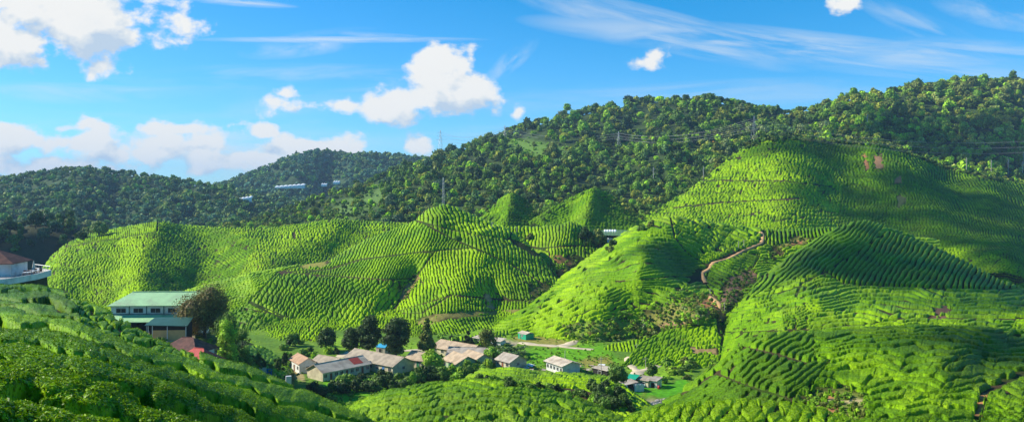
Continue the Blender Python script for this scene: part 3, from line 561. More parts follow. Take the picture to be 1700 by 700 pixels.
def cloud_world():
    w = bpy.data.worlds.new('World'); SC.world = w; w.use_nodes = True; nt = w.node_tree; L = nt.links.new
    bg = nt.nodes['Background']; bg.inputs['Strength'].default_value = .1
    sky = N(nt, 'ShaderNodeTexSky'); sky.sky_type = 'NISHITA'; sky.sun_disc = False
    sky.sun_elevation = math.asin(SUN[2]); sky.sun_rotation = math.atan2(SUN[0], SUN[1]); sky.altitude = 1500; sky.air_density = 1.0; sky.dust_density = .3; sky.ozone_density = 3
    # a fair-weather cumulus density group over the direction plane (x/y, z/y)
    g = bpy.data.node_groups.new('cumulus', 'ShaderNodeTree'); g.interface.new_socket('P', in_out='INPUT', socket_type='NodeSocketVector'); g.interface.new_socket('D', in_out='OUTPUT', socket_type='NodeSocketFloat')
    gi = g.nodes.new('NodeGroupInput'); go = g.nodes.new('NodeGroupOutput'); GL = g.links.new
    blobs = [(95, 28, 190, 70, 1.2), (20, 60, 110, 50, .9), (200, 62, 85, 30, .8), (165, 108, 45, 26, .4), (150, 125, 22, 20, .5),
             (740, 118, 62, 42, .75), (770, 150, 66, 42, 1.0), (722, 140, 62, 44, .9), (690, 168, 95, 30, .9), (628, 178, 40, 22, .8), (568, 176, 40, 16, .7), (800, 168, 42, 26, .55), (782, 95, 14, 22, .2), (820, 170, 22, 24, .5),
             (455, 172, 36, 20, .8), (472, 155, 22, 14, .5), (1062, 104, 44, 20, .8), (1085, 92, 30, 18, .6), (695, 243, 26, 20, .8), (862, 184, 15, 16, .5), (438, 220, 26, 14, .7), (1402, 6, 38, 18, .5),
             (40, 236, 110, 26, .7), (150, 232, 90, 22, .7), (250, 252, 130, 30, .72), (120, 212, 60, 16, .5), (350, 235, 60, 30, .5), (400, 264, 110, 20, .6), (505, 244, 90, 26, .85), (40, 278, 190, 24, .6), (260, 215, 40, 14, .4), (312, 214, 30, 10, .5), (330, 262, 60, 26, .55), (560, 246, 60, 16, .6)]
    nz = g.nodes.new('ShaderNodeTexNoise'); nz.inputs['Scale'].default_value = 17; nz.inputs['Detail'].default_value = 8; nz.inputs['Roughness'].default_value = .58
    stc = g.nodes.new('ShaderNodeVectorMath'); stc.operation = 'MULTIPLY'; stc.inputs[1].default_value = (1, 1.35, 1); GL(gi.outputs[0], stc.inputs[0]); GL(stc.outputs[0], nz.inputs['Vector'])
    acc = None
    for (x, y, rx, ry, am) in blobs:
        s1 = g.nodes.new('ShaderNodeVectorMath'); s1.operation = 'SUBTRACT'; s1.inputs[1].default_value = ((x - CX) / F, (H - y) / F, 0); GL(gi.outputs[0], s1.inputs[0])
        s2 = g.nodes.new('ShaderNodeVectorMath'); s2.operation = 'MULTIPLY'; s2.inputs[1].default_value = (F / rx, F / ry, 0); GL(s1.outputs[0], s2.inputs[0])
        s3 = g.nodes.new('ShaderNodeVectorMath'); s3.operation = 'LENGTH'; GL(s2.outputs[0], s3.inputs[0])
        m = g.nodes.new('ShaderNodeMath'); m.operation = 'MULTIPLY_ADD'; m.inputs[1].default_value = -.55 * (.6 + .4 * am); m.inputs[2].default_value = .55 * (.35 + .65 * am) + .12; GL(s3.outputs['Value'], m.inputs[0])
        if acc is None: acc = m
        else:
            mm = g.nodes.new('ShaderNodeMath'); mm.operation = 'SMOOTH_MAX'; mm.inputs[2].default_value = .10; GL(acc.outputs[0], mm.inputs[0]); GL(m.outputs[0], mm.inputs[1]); acc = mm
    mr = g.nodes.new('ShaderNodeMath'); mr.operation = 'MULTIPLY_ADD'; mr.inputs[1].default_value = 2.0; mr.inputs[2].default_value = -1.03; GL(nz.outputs['Fac'], mr.inputs[0])
    ad = g.nodes.new('ShaderNodeMath'); ad.operation = 'ADD'; GL(acc.outputs[0], ad.inputs[0]); GL(mr.outputs[0], ad.inputs[1]); GL(ad.outputs[0], go.inputs[0])
    tc = N(nt, 'ShaderNodeTexCoord'); sp = N(nt, 'ShaderNodeSeparateXYZ'); L(tc.outputs['Generated'], sp.inputs[0])
    def M(op, a, b=None, c=None, clamp=False):
        n = N(nt, 'ShaderNodeMath', operation=op); n.use_clamp = clamp
        for i, v in enumerate((a, b, c)):
            if v is None: continue
            if isinstance(v, (int, float)): n.inputs[i].default_value = v
            else: L(v, n.inputs[i])
        return n.outputs[0]
    ay = M('MAXIMUM', M('ABSOLUTE', sp.outputs[1]), .02)
    u = M('DIVIDE', sp.outputs[0], ay); v = M('DIVIDE', sp.outputs[2], ay)
    P = N(nt, 'ShaderNodeCombineXYZ'); L(u, P.inputs[0]); L(v, P.inputs[1])
    def dens(off):
        a = N(nt, 'ShaderNodeVectorMath', operation='ADD'); L(P.outputs[0], a.inputs[0]); a.inputs[1].default_value = off
        gn = N(nt, 'ShaderNodeGroup'); gn.node_tree = g; L(a.outputs[0], gn.inputs[0]); return gn.outputs[0]
    d0 = dens((0, 0, 0)); d1 = dens((-.012, .022, 0))
    fwd = M('MULTIPLY_ADD', sp.outputs[1], 8, 0, True)
    alpha = N(nt, 'ShaderNodeMapRange'); alpha.interpolation_type = 'SMOOTHSTEP'; L(d0, alpha.inputs['Value']); alpha.inputs['From Min'].default_value = .0; alpha.inputs['From Max'].default_value = .30
    al = M('MULTIPLY', alpha.outputs[0], fwd)
    # the lit side faces the sun (upper left); thick lower parts turn blue grey
    sh = M('MULTIPLY_ADD', M('SUBTRACT', d0, d1), 1.9, .78, True)
    deep = M('MULTIPLY_ADD', d0, -.22, 1.05, True)
    sh2 = M('MULTIPLY', sh, deep, clamp=True)
    cr = ramp(nt, [(.2, (5.0, 6.2, 7.6)), (.55, (6.9, 7.5, 8.0)), (.9, (8.7, 8.7, 8.5))]); L(sh2, cr.inputs[0])
    cm = N(nt, 'ShaderNodeVectorMath', operation='SCALE'); L(cr.outputs[0], cm.inputs[0]); cm.inputs['Scale'].default_value = CLOUDK
    # cirrus: streaks drawn out along the wind
    def streak(px, py, ang, rx, ry, sc, str_, amt, seed):
        mp = N(nt, 'ShaderNodeMapping'); mp.vector_type = 'TEXTURE'; mp.inputs['Location'].default_value = ((px - CX) / F, (H - py) / F, 0); mp.inputs['Rotation'].default_value = (0, 0, R(ang)); L(P.outputs[0], mp.inputs[0])
        q = N(nt, 'ShaderNodeVectorMath', operation='MULTIPLY'); q.inputs[1].default_value = (F / rx, F / ry, 0); L(mp.outputs[0], q.inputs[0])
        ln = N(nt, 'ShaderNodeVectorMath', operation='LENGTH'); L(q.outputs[0], ln.inputs[0])
        fall = M('MULTIPLY_ADD', ln.outputs['Value'], -1, 1, True)
        q2 = N(nt, 'ShaderNodeVectorMath', operation='MULTIPLY'); q2.inputs[1].default_value = (sc, sc * str_, 1); L(mp.outputs[0], q2.inputs[0])
        q3 = N(nt, 'ShaderNodeVectorMath', operation='ADD'); q3.inputs[1].default_value = (seed, seed * 2.3, seed); L(q2.outputs[0], q3.inputs[0])
        n = N(nt, 'ShaderNodeTexNoise'); n.inputs['Scale'].default_value = 1; n.inputs['Detail'].default_value = 8; n.inputs['Roughness'].default_value = .6; n.inputs['Distortion'].default_value = .6; L(q3.outputs[0], n.inputs['Vector'])
        r = N(nt, 'ShaderNodeMapRange'); r.interpolation_type = 'SMOOTHSTEP'; L(n.outputs['Fac'], r.inputs['Value']); r.inputs['From Min'].default_value = .38; r.inputs['From Max'].default_value = .74
        return M('MULTIPLY', M('MULTIPLY', r.outputs[0], M('POWER', fall, .7)), amt)
    ci = None
    for a in ((1330, 82, -6, 480, 34, 4, 9, 1.05, 1.3), (1100, 50, -14, 260, 36, 5, 8, .9, 4.1), (1600, 95, -3, 330, 34, 5, 8, .75, 7.7), (1560, 60, -24, 160, 26, 6, 7, .6, 2.2), (1660, 20, -10, 120, 30, 9, 3, .8, 9.1),
              (500, 130, 0, 330, 26, 5, 9, .75, 3.3), (130, 152, 0, 260, 22, 5, 9, .5, 5.2), (520, 72, 8, 130, 22, 10, 3, .8, 6.4), (400, 5, -4, 100, 7, 10, 8, 1.0, 8.0), (560, 66, 0, 260, 6, 6, 9, .9, 8.6), (850, 100, 40, 60, 18, 14, 3, .6, 1.9), (1200, 160, 2, 500, 30, 4, 9, .45, 6.6), (640, 60, -4, 90, 6, 10, 8, .7, 3.6), (900, 215, 0, 1300, 90, 3, 7, .35, 5.5), (200, 262, 0, 560, 70, 4, 6, 1.0, 2.7)):
        s = streak(*a); ci = s if ci is None else M('MAXIMUM', ci, s)
    ci = M('MULTIPLY', ci, fwd)
    # clearer, deeper blue than the raw sky model
    hs = N(nt, 'ShaderNodeVectorMath', operation='MULTIPLY'); L(sky.outputs[0], hs.inputs[0]); hs.inputs[1].default_value = SKYMUL
    h2 = N(nt, 'ShaderNodeVectorMath', operation='SUBTRACT'); L(hs.outputs[0], h2.inputs[0]); h2.inputs[1].default_value = (.72, 0, 0)
    h3 = N(nt, 'ShaderNodeVectorMath', operation='MAXIMUM'); L(h2.outputs[0], h3.inputs[0]); h3.inputs[1].default_value = (.02, .1, .1); hs = h3
    mx = N(nt, 'ShaderNodeMix', data_type='RGBA'); L(ci, mx.inputs[0]); L(hs.outputs[0], mx.inputs[6]); mx.inputs[7].default_value = (*(v * CLOUDK for v in (7.4, 8.0, 8.3)), 1)
    mx2 = N(nt, 'ShaderNodeMix', data_type='RGBA'); L(al, mx2.inputs[0]); L(mx.outputs[2], mx2.inputs[6]); L(cm.outputs[0], mx2.inputs[7])
    L(mx2.outputs[2], bg.inputs['Color'])
    w.cycles.sampling_method = 'MANUAL'; w.cycles.sample_map_resolution = 512
cloud_world()
# ================================================================== trees
def crown_pts(rng, lobes, nleaf, leaf, squash=1.0, shape='round', lr=(.34, .5)):
    """leaf quads spread over and inside overlapping lobes; returns V, Q and per-vertex tint"""
    Vs = []; Qs = []; Ts = []; off = 0; cents = []
    for k in range(lobes):
        if shape == 'cone':
            h = rng.random() ** 1.3; a = rng.random() * 6.28; rr = (1 - h) * .62 * (.35 + .65 * rng.random()); c = np.array([rr * math.cos(a), rr * math.sin(a), -1 + 2.1 * h]); r = .16 + .26 * (1 - h)
        elif shape == 'tall':
            h = rng.random(); a = rng.random() * 6.28; w = .52 * math.sin(.5 + 2.3 * h); rr = w * rng.random() ** .5; c = np.array([rr * math.cos(a), rr * math.sin(a), -.95 + 1.8 * h]); r = rng.uniform(.24, .4)
        else:
            v = rng.normal(size=3); v /= np.linalg.norm(v); v[2] = abs(v[2]) * 1.2 - .5; rr = .62 * rng.random() ** .4; c = v * rr; r = rng.uniform(*lr)
            c[2] *= squash
        cents.append((c, r))
        n = int(nleaf * (r ** 2)); d = rng.normal(size=(n, 3)); d /= np.linalg.norm(d, axis=1, keepdims=True)
        rad = r * (1 - .42 * rng.random(n) ** 2.2) * (1 + .16 * np.sin(d[:, 0] * 7 + k) * np.cos(d[:, 1] * 6))
        P = c + d * rad[:, None] * np.array([1, 1, .82])
        Nn = d + rng.normal(size=(n, 3)) * .55
        V_, Q_ = leafquads(P, Nn, leaf * rng.uniform(.6, 1.35, n), rng, .7)
        tl = rng.normal() * .12; t = 1 + tl + rng.normal(size=n) * .22
        Vs.append(V_); Qs.append(Q_ + off); off += len(V_); Ts.append(np.repeat(t, 4))
    return np.concatenate(Vs), np.concatenate(Qs), np.clip(np.concatenate(Ts), .4, 1.8), cents
def core(cents, f=.72):
    """the dense inner mass of each lobe, so a crown is not see-through"""
    Vs = []; Qs = []; off = 0; nu, nv = 6, 4
    for c, r in cents:
        th = np.linspace(0, 2 * math.pi, nu, endpoint=False); ph = np.linspace(-math.pi / 2 + .25, math.pi / 2 - .25, nv)
        V_ = np.array([[math.cos(p) * math.cos(t), math.cos(p) * math.sin(t), math.sin(p) * .82] for p in ph for t in th]) * r * f + c
        q = [[j * nu + i, j * nu + (i + 1) % nu, (j + 1) * nu + (i + 1) % nu, (j + 1) * nu + i] for j in range(nv - 1) for i in range(nu)]
        top = (nv - 1) * nu; q += [[top, top + 1, top + 2, top + 3], [top, top + 3, top + 4, top + 5]]
        Vs.append(V_); Qs.append(np.array(q) + off); off += len(V_)
    return np.concatenate(Vs), np.concatenate(Qs)
def tube(p0, p1, r0, r1, n=7):
    p0, p1 = np.array(p0, float), np.array(p1, float); d = p1 - p0; d /= np.linalg.norm(d)
    a = np.cross(d, [0.3, 1, .1]); a /= np.linalg.norm(a); b = np.cross(d, a); th = np.linspace(0, 2 * math.pi, n, endpoint=False)
    ring = np.outer(np.cos(th), a) + np.outer(np.sin(th), b)
    V_ = np.concatenate([p0 + ring * r0, p1 + ring * r1]); q = np.array([[i, (i + 1) % n, n + (i + 1) % n, n + i] for i in range(n)])
    return V_, q
def tubes(lst, n=7):
    Vs = []; Qs = []; off = 0
    for t in lst:
        v, q = tube(*t, n); Vs.append(v); Qs.append(q + off); off += len(v)
    return np.concatenate(Vs), np.concatenate(Qs)
GREENS = dict(deep=(.045, .085, .016), mid=(.075, .135, .018), olive=(.11, .135, .022), bright=(.13, .235, .016), lime=(.22, .34, .02), blue=(.045, .095, .035), rust=(.22, .11, .03), pale=(.15, .19, .06), brown=(.19, .135, .04), cypress=(.05, .085, .02))
def template(seed, lobes, nleaf, leaf, col, shape='round', sq=1.0, cf=.72):
    rng = np.random.default_rng(seed); V_, Q_, T_, ce = crown_pts(rng, lobes, nleaf, leaf, sq, shape)
    cv, cq = core(ce, cf)
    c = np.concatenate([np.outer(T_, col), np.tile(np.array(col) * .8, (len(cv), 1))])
    return np.concatenate([V_, cv]), np.concatenate([Q_, cq + len(V_)]), c
for k_ in GREENS: GREENS[k_] = tuple(v * (1.3 if k_ in ('deep', 'cypress', 'brown') else 1.75) for v in GREENS[k_])
# ---- forests: crowns merged into one mass, the largest ones kept as trees of their own
FT = [template(100 + i, 7, 120, .21, (1, 1, 1), sq=.9) for i in range(7)]
FT2 = [template(200 + i, 5, 75, .27, (1, 1, 1), sq=.9, cf=.8) for i in range(5)]
def palette(rng, n, names, w):
    P_ = np.array([GREENS[k] for k in names]); c = P_[rng.choice(len(names), n, p=np.array(w) / sum(w))]
    return c * rng.uniform(.75, 1.3, (n, 1))
def forest_points(p, n, poly, holes, rng, dens=None, vlim=None):
    """scatter over the hill's surface, evenly as it shows"""
    hi = p.nfront + 5; PX = p.PX[:hi]; PY = p.PY[:hi]
    m = inpoly(PX, PY, poly)
    for h in holes: m &= ~inpoly(PX, PY, h)
    k = np.nonzero(m.ravel())[0]; pick = rng.choice(k, n)
    i, j = np.unravel_index(pick, PX.shape)
    jt = rng.uniform(-1, 1, (n, 2)) * 3
    return np.stack([p.X[i, j] + jt[:, 0], p.Y[i, j] + jt[:, 1], p.Z[i, j]], 1), PX[i, j], PY[i, j]
def merged_forest(name, P_, R_, C_, templ, rng, label):
    Vs = []; Qs = []; Cs = []; off = 0
    for k in range(len(P_)):
        V_, Q_, c = templ[rng.integers(len(templ))]; a = rng.random() * 6.28; ca, sa = math.cos(a), math.sin(a); r = R_[k]
        w = r * rng.uniform(.85, 1.15); hz = r * rng.uniform(.9, 1.35)
        v = np.stack([(V_[:, 0] * ca - V_[:, 1] * sa) * w, (V_[:, 0] * sa + V_[:, 1] * ca) * w, V_[:, 2] * hz + r * .75], 1) + P_[k]
        Vs.append(v); Qs.append(Q_ + off); off += len(v); Cs.append(c * C_[k])
    o = mk(name, np.concatenate(Vs), np.concatenate(Qs), M_FOREST, np.concatenate(Cs)); tag(o, label, 'forest', kind='stuff'); return o
IND = {}
def individual(P_, r, cname, kind, label, group, seed):
    """one forest tree with a crown and a trunk; crowns of one kind share a mesh"""
    key = (cname, kind, seed % 3)
    if key not in IND:
        V_, Q_, c = template(500 + len(IND), {'round': 11, 'tall': 12, 'flat': 9}[kind], 330, .125, GREENS[cname], 'tall' if kind == 'tall' else 'round', .75 if kind == 'flat' else 1.0, .74)
        V_ = V_ + np.array([0, 0, 1.35]); cm = bpy.data.meshes
        o1 = mk('crown', V_, Q_, M_CROWN, c); tv, tq = tubes([((0, 0, -.5), (.03, .02, .7), .07, .05), ((.03, .02, .7), (.25, .05, 1.2), .04, .02), ((.03, .02, .6), (-.22, -.1, 1.15), .035, .02)], 6)
        o2 = mk('trunk', tv, tq, M_BARK); IND[key] = (o1.data, o2.data)
        bpy.data.objects.remove(o1); bpy.data.objects.remove(o2)
    m1, m2 = IND[key]; e = empty('forest_tree', P_, random.random() * 6.28); s = r; e.scale = (s, s, s * random.uniform(.95, 1.25))
    for nm, m in (('crown', m1), ('trunk', m2)):
        o = bpy.data.objects.new(nm, m); COL.objects.link(o); o.parent = e
    tag(e, label, 'tree', group); return e
rf = np.random.default_rng(11)
holesJ = [[(835, 232), (880, 230), (940, 240), (960, 254), (880, 262), (845, 256)], [(1030, 237), (1076, 238), (1080, 254), (1034, 254)], [(1110, 275), (1148, 292), (1138, 316), (1106, 306)], [(1240, 258), (1262, 248), (1238, 296), (1150, 342), (1080, 370), (1070, 362), (1160, 320)]]
polyJ = [(300, 405), (300, 380), (400, 360), (700, 250), (1000, 150), (1320, 150), (1620, 110), (1790, 110), (1790, 330), (1400, 300), (1220, 330), (1050, 400)]
P1, x1, y1 = forest_points(PATCH['forest_mountain'], 7600, polyJ, holesJ, rf)
cI_ = np.interp(x1, PATCH['tea_mountain'].U, PATCH['tea_mountain'].crest); k_ = ((x1 < 1010) | (y1 < cI_ + 14)) & (y1 < 398); P1, x1, y1 = P1[k_], x1[k_], y1[k_]
r1 = np.clip(4.7 * np.exp(rf.normal(size=len(P1)) * .36), 2.2, 11) * np.clip(P1[:, 1] / 1050, .62, 1.05) * np.where(x1 < 640, .62, 1) * np.where(rf.random(len(P1)) < .1, 1.3, 1)
c1 = palette(rf, len(P1), ['deep', 'mid', 'olive', 'bright', 'pale', 'blue', 'rust'], [5, 7, 4, 2.2, .6, 2.5, .04])
c1[x1 > 1380] = palette(rf, int((x1 > 1380).sum()), ['mid', 'olive', 'bright', 'pale', 'deep'], [4, 6, 3, 1, 2])
c1 *= np.array([1.55, 1.4, .95])
# visible individuals: largest in the picture and clear of the tea hills
size = r1 / P1[:, 1]; crestI = np.interp(x1, PATCH['tea_mountain'].U, PATCH['tea_mountain'].crest); vis = (y1 < crestI - 1) & (x1 > 420) & (x1 < 1690) & ((y1 < 335) | (x1 < 760))
fr = lambda n: vis & (size >= np.sort(size[vis])[-n])
isind = fr(230)
merged_forest('forest', P1[~isind], r1[~isind], c1[~isind], FT, rf, 'dense mixed forest covering the long mountain behind the tea hills')
zones = [(1400, 9999, 'broadleaf tree in the forest on the shaded slope at the right above the tea mountain', 'trees on the right shoulder of the forest mountain', ('olive', 'mid', 'bright')),
         (1180, 1400, 'broadleaf tree in the forest round the pylon at the head of the tea mountain', 'trees round the pylon ridge', ('mid', 'olive', 'pale')),
         (940, 1180, 'broadleaf tree in the forest on the central face of the mountain above the wide cone', 'trees above the wide tea cone', ('deep', 'mid', 'bright')),
         (760, 940, 'broadleaf tree in the forest above the small tea cone', 'trees above the small tea cone', ('deep', 'olive', 'mid')),
         (0, 760, 'tree in the forest on the long tail of the mountain behind the bright tea hill', 'trees on the tail of the mountain', ('mid', 'olive', 'blue'))]
for k in np.nonzero(isind)[0]:
    for a, b, lb, gr, cs in zones:
        if a <= x1[k] < b:
            individual(P1[k] - [0, 0, r1[k] * .75], r1[k] * 1.0, cs[k % 3], ('round', 'round', 'flat', 'tall')[k % 4], lb, gr, int(k)); break
Pg = []; 
for h_ in holesJ: Pg.append(forest_points(PATCH['forest_mountain'], 90, h_, [], rf)[0])
Pg = np.concatenate(Pg); merged_forest('undergrowth', Pg - [0, 0, 1.2], rf.uniform(1.6, 3.2, len(Pg)), palette(rf, len(Pg), ['bright', 'lime', 'olive'], [4, 2, 3]), FT2, rf, 'low light green scrub in the clearings of the forest mountain')
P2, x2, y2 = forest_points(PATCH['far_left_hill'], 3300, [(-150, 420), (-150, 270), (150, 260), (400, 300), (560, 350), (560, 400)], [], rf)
merged_forest('forest', P2, np.clip(5 * np.exp(rf.normal(size=len(P2)) * .3), 3, 9), palette(rf, len(P2), ['deep', 'mid', 'blue', 'olive', 'pale'], [4, 5, 5, 3, 1]) * [1.35, 1.35, 1.7], FT2, rf, 'forest on the low far left hill')  # blue multiplied up to put distance haze into the leaf colour
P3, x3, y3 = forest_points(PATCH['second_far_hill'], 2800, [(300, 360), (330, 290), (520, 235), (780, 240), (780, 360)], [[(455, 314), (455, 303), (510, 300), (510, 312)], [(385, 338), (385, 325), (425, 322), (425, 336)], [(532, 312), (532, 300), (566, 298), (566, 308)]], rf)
merged_forest('forest', P3, np.clip(6.5 * np.exp(rf.normal(size=len(P3)) * .3), 4, 12), palette(rf, len(P3), ['deep', 'mid', 'blue', 'olive'], [4, 4, 6, 2]) * [1.3, 1.4, 2.0], FT2, rf, 'haze-tinted blue green forest on the second far hill')  # still more blue in the leaves, standing in for haze farther off
# the shaded wood at the left edge: every tree its own
P4, x4, y4 = forest_points(PATCH['dark_wood_slope'], 260, [(-200, 470), (-200, 370), (60, 360), (110, 370), (165, 388), (165, 410), (90, 445), (60, 480)], [], rf)
o4 = np.argsort(-P4[:, 1]); kept = []
for k in o4:
    if all(np.hypot(*(P4[k, :2] - P4[q, :2])) > 6.0 for q in kept): kept.append(k)
for n, k in enumerate(kept[:90]):
    individual(P4[k] - [0, 0, 3.5], rf.uniform(4.2, 7.2), ('deep', 'mid', 'olive', 'blue')[n % 4], ('round', 'tall', 'round', 'flat')[n % 4], 'dark tree in the shaded wood on the slope behind the terrace', 'trees of the shaded left wood', n)

# ---- single trees, shrubs and palms in the valley
def big_tree(name, label, cat, px, py, hpx, wpx, col, shape='round', group=None, n=1400, leaf=None, trunk_h=.28, seed=1, only=None, cf=.7, Y=None, lobes=None, col2=None):
    base = at(px, py, only) if Y is None else W(px, py, Y)
    Y_ = base[1]; Ht = hpx / F * Y_; Wd = wpx / F * Y_ / 2
    rng = np.random.default_rng(seed * 31 + 5)
    ch = Ht * (1 - trunk_h * .8) / 2; leaf = leaf or max(.10, 1.9 * Y_ / F)
    V_, Q_, T_, ce = crown_pts(rng, lobes or 16, n, 1.0, 1.0, shape, (.28, .45))
    # leaves keep their real size whatever the crown's proportions
    cc = V_.reshape(-1, 4, 3).mean(1); lo_, hi_ = np.percentile(cc[:, 2], (1, 99)); rd = np.percentile(np.hypot(cc[:, 0], cc[:, 1]), 97)
    nf = lambda A_: (A_ - [0, 0, (lo_ + hi_) / 2]) / [rd, rd, (hi_ - lo_) / 2]
    Cn = V_.reshape(-1, 4, 3).mean(1, keepdims=True); dl = (V_.reshape(-1, 4, 3) - Cn) * leaf
    S_ = np.array([Wd, Wd, ch]); V2 = (nf(Cn) * S_ + dl).reshape(-1, 3); cv, cq = core(ce, cf); cv = nf(cv) * S_
    lift = np.array([0, 0, Ht - ch * .98])
    c = np.outer(T_, GREENS[col])
    if col2 is not None:
        w = sstep(-.1, .7, V_[:, 2] + .35 * V_[:, 0] + rng.normal(size=len(V_)) * .15)[:, None]; c = c * (1 - w) + np.outer(T_, GREENS[col2]) * w
    e = empty(name, base); tag(e, label, cat, group)
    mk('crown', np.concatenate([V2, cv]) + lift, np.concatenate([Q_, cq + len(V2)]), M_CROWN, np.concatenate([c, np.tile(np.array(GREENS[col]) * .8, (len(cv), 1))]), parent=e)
    tr = .035 * Ht + .05; L_ = [((0, 0, -.8), (0, 0, Ht * .45), tr, tr * .6), ((0, 0, Ht * .45), (0, 0, Ht * .85), tr * .6, tr * .2)]
    for i in range(6):
        a = i * 1.05 + seed; z = Ht * (.3 + .07 * i); L_.append(((0, 0, z), (math.cos(a) * Wd * .55, math.sin(a) * Wd * .55, z + Ht * .18), tr * .4, tr * .12))
    tv, tq = tubes(L_); mk('trunk', tv, tq, M_BARK, smooth=True, parent=e)
    return e
def shrub(label, px, py, hpx, wpx, col, seed, group=None, n=420, Y=None, only=None):
    return big_tree('shrub', label, 'shrub', px, py, hpx, wpx, col, 'round', group, n, trunk_h=.02, seed=seed, Y=Y, only=only, cf=.8, lobes=9)
big_tree('round_tree', 'large rust tinged round tree beside the green roofed factory', 'tree', 340, 564, 86, 92, 'brown', n=6000, seed=3, cf=.62, lobes=26, Y=222, trunk_h=.12, col2='olive', leaf=.2)
big_tree('clipped_tree', 'rounded mid green tree just right of the rust tinged tree', 'tree', 378, 588, 64, 44, 'mid', n=2200, seed=4, Y=214, leaf=.2, lobes=18)
big_tree('creeper_clad_tree', 'tall bright green creeper clad tree above the banana plants', 'tree', 374, 612, 78, 42, 'lime', 'tall', n=2600, seed=6, Y=200, leaf=.22, trunk_h=.05, lobes=18)
big_tree('creeper_clad_tree', 'darker leafy tree right of the bright creeper clad one', 'tree', 402, 616, 66, 34, 'mid', 'tall', n=1800, seed=8, Y=204, leaf=.2, trunk_h=.05)
big_tree('dark_tree', 'broad dark tree, left one of the tall pair behind the long grey roof', 'tree', 583, 592, 46, 32, 'deep', n=1500, seed=9, lobes=16)
big_tree('dark_tree', 'tallest dark tree behind the long grey roof, right one of the pair', 'tree', 611, 594, 68, 44, 'cypress', 'tall', n=2200, seed=10, lobes=20)
big_tree('dark_tree', 'massive dark pointed tree between the grey roof and the blue tarpaulin', 'tree', 657, 600, 70, 50, 'cypress', 'tall', n=2600, seed=12, lobes=22)
big_tree('pine_tree', 'feathery olive conifer behind the tan roofs', 'tree', 709, 594, 64, 30, 'olive', 'cone', n=1900, seed=14, lobes=26, cf=.6)
big_tree('round_tree', 'small dark round tree left of the tall pair', 'tree', 541, 583, 38, 36, 'deep', n=1000, seed=15)
big_tree('round_tree', 'small round tree by the bare yellow plot at the left of the valley', 'tree', 486, 574, 20, 24, 'mid', n=700, seed=16)
big_tree('round_tree', 'bright lime green tree in front of the tan roofs', 'tree', 717, 616, 34, 38, 'lime', n=1100, seed=17)
big_tree('pine_tree', 'small dark conifer behind the row of tan roofs', 'tree', 777, 580, 30, 20, 'cypress', 'cone', n=900, seed=18, lobes=18)
big_tree('thin_tree', 'loose spreading tree beside the road above the banana clump', 'tree', 808, 582, 36, 34, 'olive', n=520, seed=19, cf=.35)
big_tree('thin_tree', 'slender tree left of the factory path', 'tree', 263, 582, 22, 12, 'mid', n=500, seed=20, Y=196, trunk_h=.6)
big_tree('round_tree', 'small leafy tree between the tan roofs and the single tan house', 'tree', 815, 604, 26, 26, 'bright', n=700, seed=22)
big_tree('round_tree', 'dark tree at the corner of the lower tea field by the shacks', 'tree', 1024, 640, 32, 34, 'mid', n=1000, seed=23)
big_tree('round_tree', 'dark green tree in front of the shack yard', 'tree', 1083, 627, 22, 20, 'mid', n=700, seed=24)
big_tree('round_tree', 'round tree standing on the saddle behind the valley pond', 'tree', 972, 402, 24, 22, 'deep', n=500, seed=25, only=['saddle_knoll'])
big_tree('round_tree', 'leafy tree in front of the left part of the pond', 'tree', 996, 410, 28, 26, 'olive', n=500, seed=26, only=['saddle_knoll'])
big_tree('pale_tree', 'pale silvery tree at the edge of the left tea hill below the far forest', 'tree', 164, 392, 24, 28, 'pale', n=700, seed=27, only=['left_hill'])
big_tree('small_tree', 'little dark tree on the left tea hill beside the shaded wood', 'tree', 134, 398, 14, 20, 'deep', n=400, seed=28, only=['left_hill'])
rs = np.random.default_rng(5)
for i, (x, y, h, w, c) in enumerate([(1012, 420, 12, 18, 'olive'), (1018, 408, 10, 14, 'deep'), (760, 398, 6, 10, 'mid'), (880, 398, 10, 16, 'olive'), (1066, 384, 12, 16, 'mid'), (1082, 378, 12, 14, 'olive')]):
    shrub('bush on the tea edge near the valley pond', x, y, h, w, c, 40 + i, 'bushes by the pond', 220)
# shade belt below the row houses
for i in range(44):
    x = 548 + i * 6.0 + rs.uniform(-5, 5); y = 648 - (x - 540) * .075 + rs.uniform(-9, 9) - (6 if x > 700 else 0)
    c = ('deep', 'cypress', 'mid', 'deep', 'bright')[rs.integers(5)] if x < 730 else ('bright', 'lime', 'mid')[rs.integers(3)]
    shrub('leafy bush in the thicket below the long row houses', x, y, rs.uniform(14, 24), rs.uniform(18, 30), c, 100 + i, 'bushes of the thicket below the row houses', 380, only=['valley_floor'])
for i, (x, y, h, w, c) in enumerate([(520, 655, 22, 24, 'deep'), (535, 662, 20, 24, 'deep'), (548, 672, 18, 26, 'mid'), (600, 676, 18, 30, 'bright'), (622, 668, 16, 26, 'mid'), (584, 684, 16, 30, 'bright'), (640, 662, 14, 22, 'bright')]):
    shrub('bush round the small lawn below the row houses', x, y, h, w, c, 160 + i, 'bushes round the small lawn', 420, only=['valley_floor'])
for i in range(20):
    x = 800 + i * 13 + rs.uniform(-6, 6); y = np.interp(x, [800, 900, 1000, 1060], [632, 650, 664, 690]) + rs.uniform(-3, 4)
    shrub('bush in the dark hedge between the two lower tea fields', x, y, rs.uniform(10, 15), rs.uniform(16, 24), ('mid', 'deep', 'bright')[i % 3], 180 + i, 'hedge bushes between the lower tea fields', 300, only=['lower_tea_field', 'valley_floor', 'centre_knoll'])
